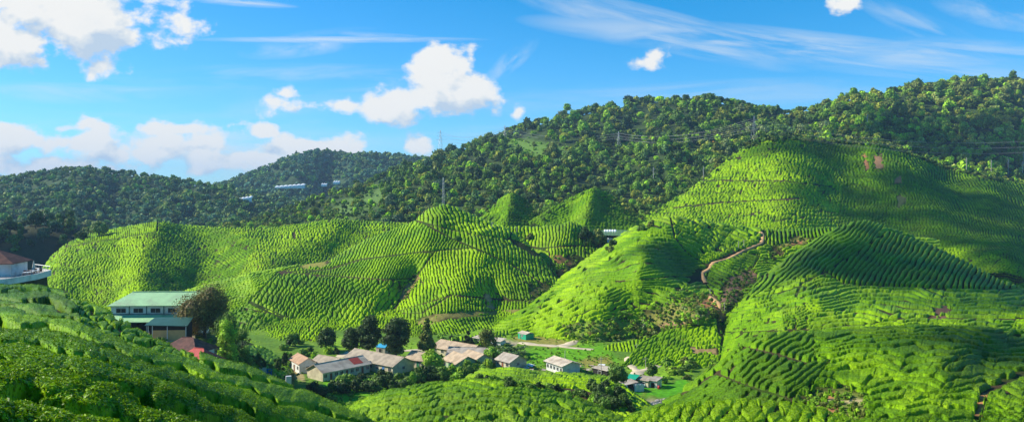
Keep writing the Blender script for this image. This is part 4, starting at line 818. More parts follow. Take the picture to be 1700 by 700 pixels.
for i in range(14):
    x = 985 + i * 4 + rs.uniform(-4, 4); y = 652 + (i % 5) * 8 + rs.uniform(-3, 3)
    shrub('dense shrub on the bank left of the shacks', x, y, rs.uniform(14, 22), rs.uniform(18, 26), ('mid', 'deep', 'bright', 'deep')[i % 4], 210 + i, 'shrubs on the bank left of the shacks', 380, only=['lower_tea_field', 'valley_floor'])
for i in range(26):
    x = rs.uniform(1075, 1200); y = rs.uniform(600, 640) + max(0, 1130 - x) * -.1
    shrub('scrubby bush between the stream and the track', x, y, rs.uniform(7, 13), rs.uniform(12, 20), ('bright', 'olive', 'mid', 'lime')[i % 4], 240 + i, 'scrub by the stream', 240, only=['valley_floor'])
for i in range(34):
    x = rs.uniform(960, 1200); y = rs.uniform(498, 560); 
    if y < 560 - (x - 960) * .2: continue
    shrub('low scrub bush on the rough bank under the middle tea hill', x, y, rs.uniform(5, 10), rs.uniform(9, 16), ('olive', 'mid', 'bright')[i % 3], 290 + i, 'scrub on the rough bank', 180, only=['middle_hill'])
for i in range(30):
    x = rs.uniform(470, 560) if i < 14 else rs.uniform(720, 860); y = rs.uniform(570, 600) if i < 14 else rs.uniform(560, 580)
    shrub('garden bush between the village and the tea hills', x, y, rs.uniform(6, 12), rs.uniform(9, 18), ('mid', 'bright', 'lime', 'deep')[i % 4], 330 + i, 'village garden bushes', 220, only=['valley_floor', 'factory_ledge'])
for i, (x, y) in enumerate([(398, 588), (408, 596), (418, 604), (428, 600), (438, 612), (450, 618), (412, 612), (462, 608), (474, 600)]):
    shrub('small dark tree on the bank below the creeper clad tree', x, y + 6, 20, 12, ('deep', 'mid')[i % 2], 370 + i, 'small dark trees on the bank', 300, only=['factory_ledge'])
for i in range(16):
    x = -6 + i * 7.0 + rs.uniform(-3, 3); y = 488 + i * .6
    if x > 100: break
    shrub('dark bush at the foot of the terrace wall', x, y + 2, rs.uniform(10, 18), rs.uniform(14, 22), ('deep', 'cypress')[i % 2], 390 + i, 'bushes under the terrace', 300, Y=117)
for i in range(22):
    x = rs.uniform(1350, 1440); y = rs.uniform(655, 700)
    shrub('weedy clump on the bare slip of the right knoll', x, y, rs.uniform(5, 11), rs.uniform(8, 18), ('bright', 'olive', 'lime')[i % 3], 420 + i, 'weeds on the bare slip', 240, only=['right_knoll'])
M_BLADE = plant_mat('broad_leaf_blade', 1.5, .2, .45, 0, trans=.3, spec=.3)
def banana(label, px, py, hpx, seed, group, Y=None, only=None, col=(.13, .24, .03)):
    base = at(px, py, only) if Y is None else W(px, py, Y); Ht = hpx / F * base[1]; rng = np.random.default_rng(seed)
    e = empty('banana_plant', base, rng.random() * 6); tag(e, label, 'banana plant', group)
    tv, tq = tubes([((0, 0, -.3), (0, 0, Ht * .45), .16, .11)]); mk('stem', tv, tq, M_BLADE, np.tile((.16, .2, .05), (len(tv), 1)), True, e)
    Vs = []; Qs = []; off = 0
    for k in range(10):
        a = k * 2.4 + rng.random() * .5; el = rng.uniform(.5, 1.25); Ln = Ht * rng.uniform(.55, .8); m = 7; w = Ht * .10
        t = np.linspace(0, 1, m); r = Ln * t * math.cos(el) * (1 + .25 * t); z = Ht * .42 + Ln * (t * math.sin(el) - .75 * t * t * math.cos(el * .6))
        wd = w * np.sin(np.pi * np.clip(t * .93 + .05, 0, 1)) ** .6
        cx, cy = r * math.cos(a), r * math.sin(a); nx, ny = -math.sin(a), math.cos(a)
        V_ = np.stack([np.stack([cx - nx * wd, cy - ny * wd, z - wd * .35], 1), np.stack([cx, cy, z], 1), np.stack([cx + nx * wd, cy + ny * wd, z - wd * .35], 1)], 1).reshape(-1, 3)
        Vs.append(V_); Qs.append(gridq(m, 3) + off); off += len(V_)
    V_ = np.concatenate(Vs); mk('leaves', V_, np.concatenate(Qs), M_BLADE, np.tile(col, (len(V_), 1)) * rng.uniform(.7, 1.3, (len(V_), 1)), False, e)
for i, (x, y, h) in enumerate([(330, 606, 18), (344, 610, 22), (357, 613, 26), (370, 615, 24), (384, 618, 20), (296, 590, 14), (286, 588, 12), (350, 604, 20)]):
    banana('banana plant below the red roof', x, y, h, 500 + i, 'banana plants below the red roof', Y=176)
for i in range(20):
    banana('banana plant in the clump by the single tan house', 822 + (i % 10) * 5.2 + rs.uniform(-2, 2), 590 + (i // 10) * 8 - abs(i % 10 - 5), 20, 520 + i, 'banana plants by the single tan house', only=['valley_floor'], col=(.10, .18, .035))
for i in range(12):
    banana('banana plant in the row behind the tan roofs', 727 + i * 4.6, 577 + rs.uniform(-3, 2), 11, 550 + i, 'banana plants behind the tan roofs', only=['valley_floor'])

ROADS = [[(1262, 384), (1267, 392), (1264, 404), (1248, 410), (1232, 417), (1208, 430), (1184, 436), (1178, 446), (1166, 453), (1168, 462), (1172, 470)],
         [(1178, 492), (1190, 500), (1200, 512), (1203, 522)], [(862, 568), (890, 572), (925, 574), (945, 571), (958, 564), (975, 560)], [(925, 573), (950, 577), (985, 580)],
         [(1046, 592), (1044, 600), (1050, 610), (1060, 616), (1078, 612), (1090, 606)], [(1060, 614), (1054, 626), (1056, 636)], [(560, 590), (590, 592), (640, 584), (700, 580)], [(1028, 664), (1036, 672), (1034, 684), (1030, 694)],
         [(1112, 664), (1085, 670), (1066, 674), (1052, 684), (1040, 700)]]
# ---- rough growth on banks, slips and verges
rw = np.random.default_rng(23)
def weeds(pn, poly, n, r0, r1, names, w, label):
    P_, a_, b_ = forest_points(PATCH[pn], n, poly, [], rw)
    keep = np.ones(n, bool)
    for rd in ROADS: keep &= dline(a_, b_, rd) > (5 if pn == 'valley_floor' else 4)
    P_ = P_[keep]; n = len(P_)
    merged_forest('weeds', P_ - [0, 0, r0 * .3], rw.uniform(r0, r1, n), palette(rw, n, names, w), FT2, rw, label)
weeds('middle_hill', [(930, 575), (940, 540), (1040, 515), (1160, 475), (1205, 515), (1190, 530), (1060, 565)], 900, .35, 1.1, ['olive', 'bright', 'lime', 'pale'], [4, 4, 2, 2], 'rough grass and weeds on the bank under the middle hill')
for pl, n_ in (([(765, 380), (800, 350), (838, 316), (850, 308), (852, 318), (815, 350), (785, 384)], 22), ([(850, 308), (866, 318), (905, 380), (888, 384), (862, 330)], 22)): weeds('small_cone', pl, n_, .7, 2.2, ['mid', 'deep', 'olive', 'bright'], [4, 3, 3, 1], 'bushes creeping up the edge of the small cone')
for pl, n_ in (([(868, 384), (920, 345), (975, 308), (980, 316), (930, 352), (885, 388)], 24), ([(990, 304), (1010, 314), (1060, 368), (1040, 372), (1000, 325)], 26)): weeds('wide_cone', pl, n_, .7, 2.2, ['mid', 'deep', 'olive', 'bright'], [4, 3, 3, 1], 'bushes creeping up the edge of the wide cone')
weeds('tea_mountain', [(1236, 250), (1275, 236), (1320, 236), (1400, 241), (1450, 243), (1500, 255), (1560, 279), (1640, 299), (1760, 312), (1760, 300), (1640, 288), (1560, 266), (1500, 244), (1400, 228), (1275, 224), (1236, 238)], 420, 1.2, 3.6, ['mid', 'deep', 'olive', 'bright'], [4, 4, 4, 1], 'scrub spilling from the forest over the head of the tea mountain')
weeds('tea_mountain', [(1040, 372), (1090, 342), (1170, 290), (1240, 236), (1246, 244), (1180, 300), (1100, 352), (1050, 378)], 110, .8, 2.4, ['mid', 'deep', 'olive', 'bright'], [4, 3, 4, 2], 'scrub along the forest edge of the tea mountain')
weeds('middle_hill', [(1190, 540), (1195, 480), (1215, 450), (1262, 440), (1350, 395), (1290, 405), (1250, 450), (1240, 490), (1230, 530)], 260, .4, 1.2, ['olive', 'deep', 'mid'], [4, 3, 4], 'scrub in the gully below the earth track')
weeds('right_knoll', [(1335, 655), (1400, 640), (1445, 655), (1435, 720), (1325, 720)], 420, .12, .4, ['olive', 'bright', 'lime'], [3, 4, 2], 'weeds on the slip of the right knoll')
weeds('valley_floor', [(520, 690), (520, 600), (640, 575), (860, 545), (1000, 570), (1180, 600), (1130, 630), (1090, 625), (1020, 640), (880, 620), (700, 640)], 1500, .18, .6, ['bright', 'lime', 'mid', 'olive'], [4, 4, 2, 2], 'tufts of grass and weeds over the valley floor')
weeds('bright_hill', [(690, 455), (705, 462), (668, 505), (640, 520)], 90, .3, .9, ['mid', 'deep', 'bright'], [4, 2, 3], 'scrub along the gully of the bright hill')
weeds('bright_hill', [(860, 460), (930, 470), (930, 510), (870, 505)], 130, .4, 1.1, ['mid', 'deep', 'olive'], [4, 3, 3], 'scrub on the shaded end of the bright hill')
weeds('saddle_knoll', [(985, 388), (1025, 400), (1030, 450), (915, 460), (918, 428), (960, 424)], 240, .5, 1.5, ['mid', 'deep', 'olive', 'bright'], [4, 3, 3, 1], 'bushes in the hollow beside the pond')
weeds('factory_ledge', [(100, 600), (100, 550), (360, 550), (500, 612), (520, 650), (400, 620)], 420, .25, .8, ['mid', 'deep', 'bright', 'olive'], [4, 3, 3, 2], 'undergrowth on the ledge by the factory')
weeds('bright_hill', [(380, 600), (380, 560), (700, 545), (880, 540), (880, 575), (500, 600)], 420, .3, 1.0, ['bright', 'mid', 'lime', 'deep'], [4, 3, 3, 1], 'shrubby verge at the foot of the bright hill')

# ---- clouds overhead that shade parts of the valley, high above and behind the camera
def shade_cloud(polys, seed, alt=950):
    rng = np.random.default_rng(seed); Vs = []; Qs = []; off = 0; nu, nv = 10, 6
    for poly, k, rad in polys:
        a = np.array(poly); lo, hi = a.min(0), a.max(0); c = 0
        while c < k:
            q = rng.uniform(lo, hi)
            if not inpoly(np.array([q[0]]), np.array([q[1]]), poly)[0]: continue
            P_ = at(*q); C_ = P_ + SUN * (alt - P_[2]) / SUN[2]; C_[2] += rng.uniform(-15, 15); c += 1
            th = np.linspace(0, 2 * math.pi, nu, endpoint=False); ph = np.linspace(-1.4, 1.4, nv); r = rad * rng.uniform(.6, 1.2)
            V_ = np.array([[math.cos(p) * math.cos(t), math.cos(p) * math.sin(t), math.sin(p) * .45] for p in ph for t in th]) * r * rng.uniform(.85, 1.15, (nu * nv, 1)) + C_
            q_ = [[j * nu + i, j * nu + (i + 1) % nu, (j + 1) * nu + (i + 1) % nu, (j + 1) * nu + i] for j in range(nv - 1) for i in range(nu)]
            Vs.append(V_); Qs.append(np.array(q_) + off); off += len(V_)
    o = mk('clouds', np.concatenate(Vs), np.concatenate(Qs), M_CLOUD, None, True); tag(o, 'thin white clouds passing high over the valley', 'cloud', kind='stuff'); return o
M_CLOUD, nt_, b_ = new_mat('thin_cloud'); tr_ = nt_.nodes.new('ShaderNodeBsdfTransparent'); mx_ = nt_.nodes.new('ShaderNodeMixShader'); mx_.inputs[0].default_value = .24
b_.inputs['Base Color'].default_value = (.9, .9, .9, 1); b_.inputs['Roughness'].default_value = 1
nt_.links.new(tr_.outputs[0], mx_.inputs[1]); nt_.links.new(b_.outputs[0], mx_.inputs[2]); nt_.links.new(mx_.outputs[0], nt_.nodes['Material Output'].inputs['Surface'])
shade_cloud([([(1450, 275), (1700, 310), (1800, 340), (1800, 460), (1660, 450), (1560, 400), (1460, 370), (1400, 365), (1400, 345), (1430, 310)], 130, 19),
             ([(1250, 243), (1440, 245), (1440, 254), (1270, 250)], 12, 15), ([(1400, 190), (1560, 190), (1790, 230), (1790, 300), (1640, 290), (1480, 240), (1400, 236)], 60, 24),
             ([(1230, 505), (1280, 460), (1345, 410), (1425, 375), (1600, 435), (1790, 492), (1790, 525), (1620, 515), (1540, 485), (1380, 460), (1280, 475)], 62, 13),
             ([(1600, 556), (1790, 565), (1790, 600), (1700, 620), (1640, 590)], 18, 8), ([(1075, 415), (1110, 408), (1155, 440), (1155, 468), (1120, 460), (1095, 440)], 10, 9),  # second piece: unseen lumps added to stand in for the hump's own shade
             ([(-180, 480), (-180, 375), (20, 400), (110, 385), (130, 395), (75, 450)], 60, 24)], 3)

# ---- the air of the valley
hz = bpy.data.materials.new('air'); hz.use_nodes = True; hn = hz.node_tree; hn.nodes.remove(hn.nodes['Principled BSDF'])
pv = hn.nodes.new('ShaderNodeVolumePrincipled'); pv.inputs['Color'].default_value = (.46, .72, 1, 1); pv.inputs['Density'].default_value = HAZE; pv.inputs['Anisotropy'].default_value = .0
hn.links.new(pv.outputs[0], hn.nodes['Material Output'].inputs['Volume'])
b = np.array([[x, y, z] for z in (-60, 215) for x, y in ((-8200, -600), (8200, -600), (8200, 8600), (-8200, 8600))], float)
o = mk('haze', b, [[0, 1, 2, 3], [4, 5, 6, 7], [0, 1, 5, 4], [1, 2, 6, 5], [2, 3, 7, 6], [3, 0, 4, 7]], hz); tag(o, kind='stuff')
# ================================================================== buildings and small things
P_ = paint
M = dict(white=P_('whitewash', (.74, .72, .66), .85, .12, .8, c2=(.55, .50, .42)), cream=P_('cream_wall', (.66, .58, .38), .85, .14, .8, c2=(.46, .38, .24)), greenw=P_('pale_green_wall', (.38, .48, .30), .85, .15, .8),
    orange=P_('ochre_wall', (.62, .40, .16), .85, .15, .8), glass=P_('window_glass', (.03, .035, .04), .15, .3, 3, .6), frame=P_('window_frame', (.6, .6, .56), .6, .1), dark=P_('interior_shade_and_lid', (.03, .028, .024), .9, .3),  # the near-black stands in for shade inside openings; also colours the barrel lid
    tin=P_('weathered_tin', (.54, .46, .36), .6, .2, .5, c2=(.30, .19, .11), wave=(2.2, 'X')), tin2=P_('pale_tin', (.72, .60, .44), .55, .16, .4, c2=(.42, .30, .2), wave=(2.2, 'X')), grey=P_('grey_sheet_roof', (.50, .41, .29), .75, .18, .5, c2=(.30, .25, .19), wave=(2.2, 'X')),
    tan=P_('tan_sheet_roof', (.60, .45, .29), .75, .2, .5, c2=(.40, .27, .17), wave=(2.2, 'X')), rust=P_('rusty_orange_roof', (.52, .32, .19), .75, .2, .7, wave=(2.2, 'X')), red=P_('red_painted_roof', (.62, .07, .05), .5, .12, .7, wave=(2.5, 'X')), redp=P_('red_roof_sheet', (.45, .07, .04), .6, .2, 1.5),
    brown=P_('brown_tile_roof', (.20, .09, .065), .8, .25, 1.2, c2=(.12, .06, .05), wave=(3, 'Y')), green=P_('green_sheet_roof', (.42, .72, .34), .55, .08, .35, c2=(.34, .46, .26), wave=(1.6, 'X')), teal=P_('dark_teal_roof', (.035, .11, .085), .5, .15, .6), greenp=P_('green_shed_paint', (.02, .38, .20), .5, .1, 1),
    blue=P_('blue_tarpaulin', (.05, .38, .62), .5, .15, 1.5), bluedoor=P_('blue_paint', (.05, .2, .5), .6, .1), door=P_('brown_door', (.25, .09, .04), .7, .2), gdoor=P_('green_door', (.03, .22, .09), .7, .2), conc=P_('concrete', (.42, .40, .37), .9, .15, .6), metal=P_('galvanised_steel', (.45, .47, .48), .45, .15, 1, .5, .4),
    wood=P_('grey_pole', (.42, .38, .33), .85, .2, 2), cloth=P_('white_sheet', (.8, .8, .8), .8, .1, 1), dkwall=P_('dark_retaining_wall', (.05, .055, .035), .9, .35, .6), umb=P_('cream_canvas', (.6, .54, .44), .8, .1), plast=P_('greenhouse_film', (.92, .92, .90), .35, .08, .3, .5), rock=P_('stream_rock', (.36, .33, .29), .9, .3, 1.2), water=P_('stream_water', (.05, .07, .05), .08, .2, 1, .6), pond=P_('pond_water', (.22, .38, .24), .12, .15, .1, .6), wire=P_('power_cable', (.25, .25, .25), .6, .1))  # the retaining wall is a very dark grey green, mottled by noise
class MB:
    def __init__(s): s.v = []; s.f = []
    def add(s, V_, F_):
        o = len(s.v); s.v += [tuple(map(float, p)) for p in V_]; s.f += [tuple(i + o for i in f) for f in F_]; return s
    def box(s, x0, x1, y0, y1, z0, z1):
        return s.add([(x0, y0, z0), (x1, y0, z0), (x1, y1, z0), (x0, y1, z0), (x0, y0, z1), (x1, y0, z1), (x1, y1, z1), (x0, y1, z1)], [(0, 3, 2, 1), (4, 5, 6, 7), (0, 1, 5, 4), (1, 2, 6, 5), (2, 3, 7, 6), (3, 0, 4, 7)])
    def slab(s, p, t=.1):
        """a quad with thickness t downward"""
        n = len(p); q = [(x, y, z - t) for x, y, z in p]
        return s.add(list(p) + q, [tuple(range(n)), tuple(range(2 * n - 1, n - 1, -1))] + [(i, i + n, (i + 1) % n + n, (i + 1) % n) for i in range(n)])
    def bar(s, p0, p1, r, n=5):
        v, q = tube(p0, p1, r, r, n); v = v.tolist(); return s.add(v, [tuple(a) for a in q.tolist()] + [tuple(range(n))[::-1], tuple(range(n, 2 * n))])
    def build(s, name, mat, parent=None, smooth=False):
        me = bpy.data.meshes.new(name); me.from_pydata(s.v, [], s.f); me.materials.append(mat)
        if smooth: me.polygons.foreach_set('use_smooth', [True] * len(me.polygons))
        o = bpy.data.objects.new(name, me); COL.objects.link(o)
        if parent: o.parent = parent
        return o
def opening(e, kind, side, u, w, z, h, L_, W_, mat=None, own=True):
    """a framed window or a door set into wall 'f' (front, -y), 'b', 'l' (-x) or 'r' (+x)"""
    def B(mb, a, b, z0, z1, d0, d1):
        if side == 'f': mb.box(a, b, -W_ / 2 - d1, -W_ / 2 - d0, z0, z1)
        elif side == 'b': mb.box(a, b, W_ / 2 + d0, W_ / 2 + d1, z0, z1)
        elif side == 'r': mb.box(L_ / 2 + d0, L_ / 2 + d1, a, b, z0, z1)
        else: mb.box(-L_ / 2 - d1, -L_ / 2 - d0, a, b, z0, z1)
    a, b = u - w / 2, u + w / 2
    if kind == 'window':
        m = MB(); B(m, a, b, z, z + h, -.02, .03); o = m.build('window', mat or M['glass'], e)
        m = MB(); t = .07
        for q in ((a - t, b + t, z - t, z), (a - t, b + t, z + h, z + h + t), (a - t, a, z, z + h), (b, b + t, z, z + h), ((a + b) / 2 - .03, (a + b) / 2 + .03, z, z + h)): B(m, *q, .0, .07)
        m.build('frame', M['frame'], o)
    else:
        m = MB(); B(m, a, b, z, z + h, -.02, .05); o = m.build('door', mat or M['door'], e)
        m = MB(); B(m, a - .08, a, z, z + h + .08, 0, .08); B(m, b, b + .08, z, z + h + .08, 0, .08); B(m, a, b, z + h, z + h + .08, 0, .08); m.build('frame', M['frame'], o)
def gable_house(name, label, cat, c, L_, W_, h, rise, rz, wall, roof, wins=(), doors=(), over=.45, group=None, patch=None, hip=0, gables=None):
    e = empty(name, c, rz); tag(e, label, cat, group)
    m = MB(); x, y = L_ / 2, W_ / 2
    if hip or rise < .5: m.box(-x, x, -y, y, -1.5, h)
    else:
        m.add([(-x, -y, -1.5), (x, -y, -1.5), (x, y, -1.5), (-x, y, -1.5), (-x, -y, h), (x, -y, h), (x, y, h), (-x, y, h), (-x, 0, h + rise), (x, 0, h + rise)],
              [(0, 1, 5, 4), (2, 3, 7, 6), (1, 2, 6, 9, 5), (3, 0, 4, 8, 7), (0, 3, 2, 1)])
    m.build('wall', wall, e)
    s = rise / y; ze = h - over * s + .06; X, Yy = x + over, y + over; zr = h + rise + .06
    m = MB()
    if hip:
        r = X - hip
        m.slab([(-X, -Yy, ze), (X, -Yy, ze), (r, 0, zr), (-r, 0, zr)], .1).slab([(X, Yy, ze), (-X, Yy, ze), (-r, 0, zr), (r, 0, zr)], .1).slab([(X, -Yy, ze), (X, Yy, ze), (r, 0, zr)], .1).slab([(-X, Yy, ze), (-X, -Yy, ze), (-r, 0, zr)], .1)
    else: m.slab([(-X, -Yy, ze), (X, -Yy, ze), (X, 0, zr), (-X, 0, zr)], .09).slab([(X, Yy, ze), (-X, Yy, ze), (-X, 0, zr), (X, 0, zr)], .09)
    ro = m.build('roof', roof, e)
    m = MB(); r = X - hip if hip else X; m.bar((-r, 0, zr + .03), (r, 0, zr + .03), .10, 6); m.build('ridge_cap', roof, ro)
    if patch:
        a, b = patch; m = MB(); f = lambda xx, t: (xx, -Yy * (1 - t), ze + (zr - ze) * t + .03); m.slab([f(a, .25), f(b, .25), f(b, .92), f(a, .92)], .02); m.build('repair_sheet', M['redp'], ro)
    for w_ in wins: opening(e, 'window', *w_[:5], L_, W_, *(w_[5:6]))
    for d_ in doors: opening(e, 'door', *d_[:5], L_, W_, *(d_[5:6]))
    return e
def along(c0, c1, Wd, only=('valley_floor',)):
    """footprint from the two ends of the front wall"""
    a = at(*c0, only); b = at(*c1, only); d = b - a; L_ = float(np.hypot(d[0], d[1])); rz = math.atan2(d[1], d[0]); n = np.array([-math.sin(rz), math.cos(rz), 0])
    c = (a + b) / 2 + n * Wd / 2; c[2] = min(a[2], b[2]); return c, L_, rz
def house(label, c0, c1, Wd, h, rise, wall, roof, nw=3, nd=1, group='small houses of the tea village', name='village_house', dm='door', rw=0, **k):
    c, L_, rz = along(c0, c1, Wd); wins = []; doors = []
    n = nw + nd
    for i in range(n):
        u = -L_ / 2 + L_ * (i + .5) / n
        if nd and (i % max(1, n // nd) == n // nd // 2) and len(doors) < nd: doors.append(('f', u, .9, 0, 2.0, M[dm]))
        else: wins.append(('f', u, min(1.1, L_ / n * .55), 1.0, .95))
    for q in range(rw): wins.append(('r', -Wd / 2 + Wd * (q + .5) / rw, .9, 1.1, .8))
    return gable_house(name, label, 'house', c, L_, Wd, h, rise, rz, wall, M[roof], wins, doors, group=group, **k)
house('long row house with pale patchy tin roof and one red sheet, nearest the thicket', (536, 633), (614, 617), 7.5, 2.6, 1.7, M['cream'], 'tin2', 6, 3, patch=(3.0, 6.4), dm='door')
house('long grey roofed row house standing behind the pale patched roof', (572, 606), (652, 622), 8.5, 2.6, 1.9, M['cream'], 'grey', 6, 2, rw=1, dm='bluedoor')
house('grey roofed house wedged behind the left end of the patched row house', (515, 614), (548, 620), 7, 2.4, 1.6, M['cream'], 'grey', 2, 1)
house('small cream hut with an orange roof at the left end of the village', (481, 611), (497, 620), 5.0, 3.0, 1.3, M['white'], 'rust', 2, 1, rw=1)
house('tan roofed house half hidden by the lime green tree', (673, 608), (706, 612), 7.5, 2.5, 1.7, M['cream'], 'tan', 3, 1, dm='gdoor')
house('farthest long tan roof of the clustered row houses beside the conifer', (717, 586), (776, 598), 8.5, 2.4, 1.7, M['cream'], 'tan', 4, 1)
house('tan roof in the middle of the cluster with a pale gable at its right end', (742, 601), (800, 603), 8, 2.4, 1.7, M['greenw'], 'tin', 4, 1)
house('front tan roofed house with a dark green gable facing right', (735, 609), (757, 618), 7.5, 2.6, 1.8, M['greenw'], 'tan', 2, 1, rw=1, dm='gdoor')
house('second front tan roofed house with rusty eaves, right of the dark green gable', (762, 605), (786, 613), 7, 2.5, 1.7, M['greenw'], 'tan', 2, 1, rw=1)
house('little tan roofed outbuilding at the right end of the clustered roofs', (796, 598), (812, 603), 5.5, 2.2, 1.2, M['cream'], 'tin', 1, 1)
house('single tan roofed house with a green gable beside the banana clump', (823, 608), (846, 614), 6.5, 2.4, 1.5, M['cream'], 'tin', 2, 1, rw=1)
house('white hut with a plain beige roof standing alone in the bright field', (907, 613), (934, 623), 6.0, 2.9, .9, M['white'], 'tin2', 5, 0, rw=0, over=.7)
c, L_, rz = along((860, 561), (873, 564), 3.6)
gable_house('green_shed', 'bright green metal shed on the bare plot under the tea hill', 'shed', c, L_, 3.6, 2.0, .45, rz, M['greenp'], M['tin2'], [('f', .3, .7, 1, .6)], [('f', -.8, .8, 0, 1.7, M['gdoor'])], over=.15)
c, L_, rz = along((624, 586), (639, 588), 4)
gable_house('tarpaulin_shelter', 'shelter under a blue tarpaulin between two dark trees', 'shelter', c, L_, 4, 2.2, .6, rz, M['wood'], M['blue'], (), [('f', 0, 1.2, 0, 1.7, M['dark'])], over=.2)
for i, (x, y, lab) in enumerate([(672, 614, 'blue plastic water tank at the corner of the grey roofed row house')]):
    e = empty('water_tank', at(x, y, ['valley_floor'])); tag(e, lab, 'water tank'); m = MB(); m.bar((0, 0, 0), (0, 0, 1.6), 1.0, 14).build('tank', M['blue'], e, True); m = MB(); m.bar((0, 0, 1.6), (0, 0, 1.75), .5, 12).build('lid', M['bluedoor'], e)
# ---- the factory
z0 = (H - 552) / F * 226; e = empty('factory', (-96.5, 232, z0), R(3)); tag(e, 'long two storey factory under a bright green hipped roof above the near slope', 'factory')
m = MB(); m.box(-11.6, 11.6, -4.5, 4.5, -2, 7.4).build('wall', M['white'], e)
m = MB(); X, Yy, ze, zr = 12.3, 5.4, 7.2, 10.2
m.slab([(-X, -Yy, ze), (X, -Yy, ze), (X - 1.2, 0, zr), (-X + 4.6, 0, zr)], .14).slab([(X, Yy, ze), (-X, Yy, ze), (-X + 4.6, 0, zr), (X - 1.2, 0, zr)], .14).slab([(X, -Yy, ze), (X, Yy, ze), (X - 1.2, 0, zr)], .14).slab([(-X, Yy, ze), (-X, -Yy, ze), (-X + 4.6, 0, zr)], .14)
ro = m.build('roof', M['green'], e); m = MB(); m.bar((-X + 4.6, 0, zr + .04), (X - 1.2, 0, zr + .04), .14, 6).build('ridge_cap', M['green'], ro)
m = MB(); m.slab([(-9.5, -9.2, 3.4), (12.8, -9.2, 3.4), (12.8, -4.55, 4.6), (-11.2, -4.55, 4.6)], .12).build('verandah_roof', M['green'], e)
for i in range(5):
    u = -9.0 + i * 4.55
    opening(e, 'window', 'f', u, 2.5, 5.2, 1.15, 23.2, 9)
    m = MB(); m.box(u + 2.1, u + 2.3, -4.62, -4.5, 4.7, 7.2).build('pilaster', M['teal'], e)
m = MB(); m.box(-11.6, 11.6, -4.60, -4.5, 4.75, 4.95).build('floor_band', M['teal'], e)
for i in range(6): m = MB(); u = -9 + i * 4.2; m.box(u - .12, u + .12, -9.0, -8.76, -2, 3.45).build('post', M['wood'], e)
m = MB(); m.box(-9, 11.5, -4.7, -4.56, -1.5, 3.4).build('painted_shade_panel', M['dark'], e)  # near-black sheet on the wall paints the shade under the verandah roof
e = empty('annex', W(284, 560, 212) + np.array([0, 0, .4]), R(4)); tag(e, 'low annex with an ochre front wall and dark teal lean-to roof before the factory', 'annex')
m = MB(); m.box(-4.4, 4.4, -2.4, 2.6, -2, 3.2).build('wall', M['dark'], e)
m = MB(); m.box(-3.8, 4.35, -2.56, -2.4, -2, 1.9).build('front_panel', M['orange'], e)
m = MB(); m.slab([(-5.4, -3.1, 3.3), (4.9, -3.1, 3.0), (4.6, 3, 4.3), (-5.0, 3, 4.3)], .14).build('roof', M['teal'], e)
for u in (-4.6, -3.6, 0, 4.5): m = MB(); m.box(u - .08, u + .08, -2.9, -2.74, -2, 3.1).build('post', M['white'], e)
def pyramid(name, label, px, py, Y, L_, Wd, h, rise, rz, roof, wall):
    return gable_house(name, label, 'house', W(px, py, Y), L_, Wd, h, rise, R(rz), M[wall], M[roof], [('f', -L_ * .25, 1.2, .9, 1), ('f', L_ * .25, 1.2, .9, 1), ('l', 0, 1.1, .9, 1)], [('l', -Wd * .3, .9, 0, 2)], over=.8, hip=L_ * .42)
pyramid('hipped_house', 'brown tiled hip roofed house between the factory and the red roof', 312, 592, 196, 9.2, 7.0, 2.3, 2.2, -16, 'brown', 'white')
pyramid('hipped_house', 'house under a bright red hip roof above the banana plants', 330, 610, 188, 7.4, 5.4, 2.3, 2.0, -20, 'red', 'orange')
# ---- hilltop terrace at the left edge
TY = 128; zt = (H - 462) / F * TY
def Tp(px, py, Y=TY): return W(px, py, Y)
e = empty('terrace', (-84, 126, zt)); tag(e, 'viewing terrace with a white parapet on a dark retaining wall at the left edge', 'terrace')
pts = [(-118, 112), (-80, 112), (-76.1, 117), (-74.4, 124), (-73.9, 131), (-75, 137), (-80, 141), (-118, 141)]; loc = [(x + 84, y - 126) for x, y in pts]
def prism(poly, za, zb, b=None): n = len(poly); return MB().add([(x, y, za) for x, y in poly] + [(x, y, zb) for x, y in poly], [tuple(range(n))[::-1], tuple(range(n, 2 * n))] + [(i, (i + 1) % n, (i + 1) % n + n, i + n) for i in range(n)])
prism(loc, -.35, 0).build('deck', M['conc'], e)
ins = [(x * .985 - .2, y * .96 + .2) for x, y in loc]; prism(ins, -9, -.36).build('retaining_wall', M['dkwall'], e)
m = MB()
for (a, b) in zip(loc[:6], loc[1:7]):
    d = np.array(b) - np.array(a); d = d / np.linalg.norm(d); n = np.array([-d[1], d[0]]) * .12
    m.add([(a[0] - n[0] * 1.4, a[1] - n[1] * 1.4, -.5), (b[0] - n[0] * 1.4, b[1] - n[1] * 1.4, -.5), (b[0] + n[0] * 0, b[1] + n[1] * 0, -.5), (a[0], a[1], -.5), (a[0] - n[0] * 1.4, a[1] - n[1] * 1.4, .42), (b[0] - n[0] * 1.4, b[1] - n[1] * 1.4, .42), (b[0], b[1], .42), (a[0], a[1], .42)], [(0, 3, 2, 1), (4, 5, 6, 7), (0, 1, 5, 4), (1, 2, 6, 5), (2, 3, 7, 6), (3, 0, 4, 7)])
m.build('parapet', M['white'], e)
m = MB()
for (a, b) in zip(loc[:6], loc[1:7]):
    for t in np.linspace(0, 1, 7): p = np.array(a) * (1 - t) + np.array(b) * t; m.bar((p[0], p[1], .4), (p[0], p[1], 1.0), .03, 4)
    m.bar((*a, 1.0), (*b, 1.0), .03, 4)
m.build('railing', M['metal'], e)
gable_house('cafe_building', 'cream terrace building with a dark red hipped roof at the left edge', 'building', (-82.6, 133.5, zt), 8.6, 6.0, 2.3, 1.7, R(8), M['white'], M['brown'], [('f', 1.2, 1.2, 1.6, .45), ('f', -2, 1.6, 1.0, 1)], [('f', -.4, .9, 0, 2.0, M['dark'])], over=.6, hip=4)
m = MB(); 
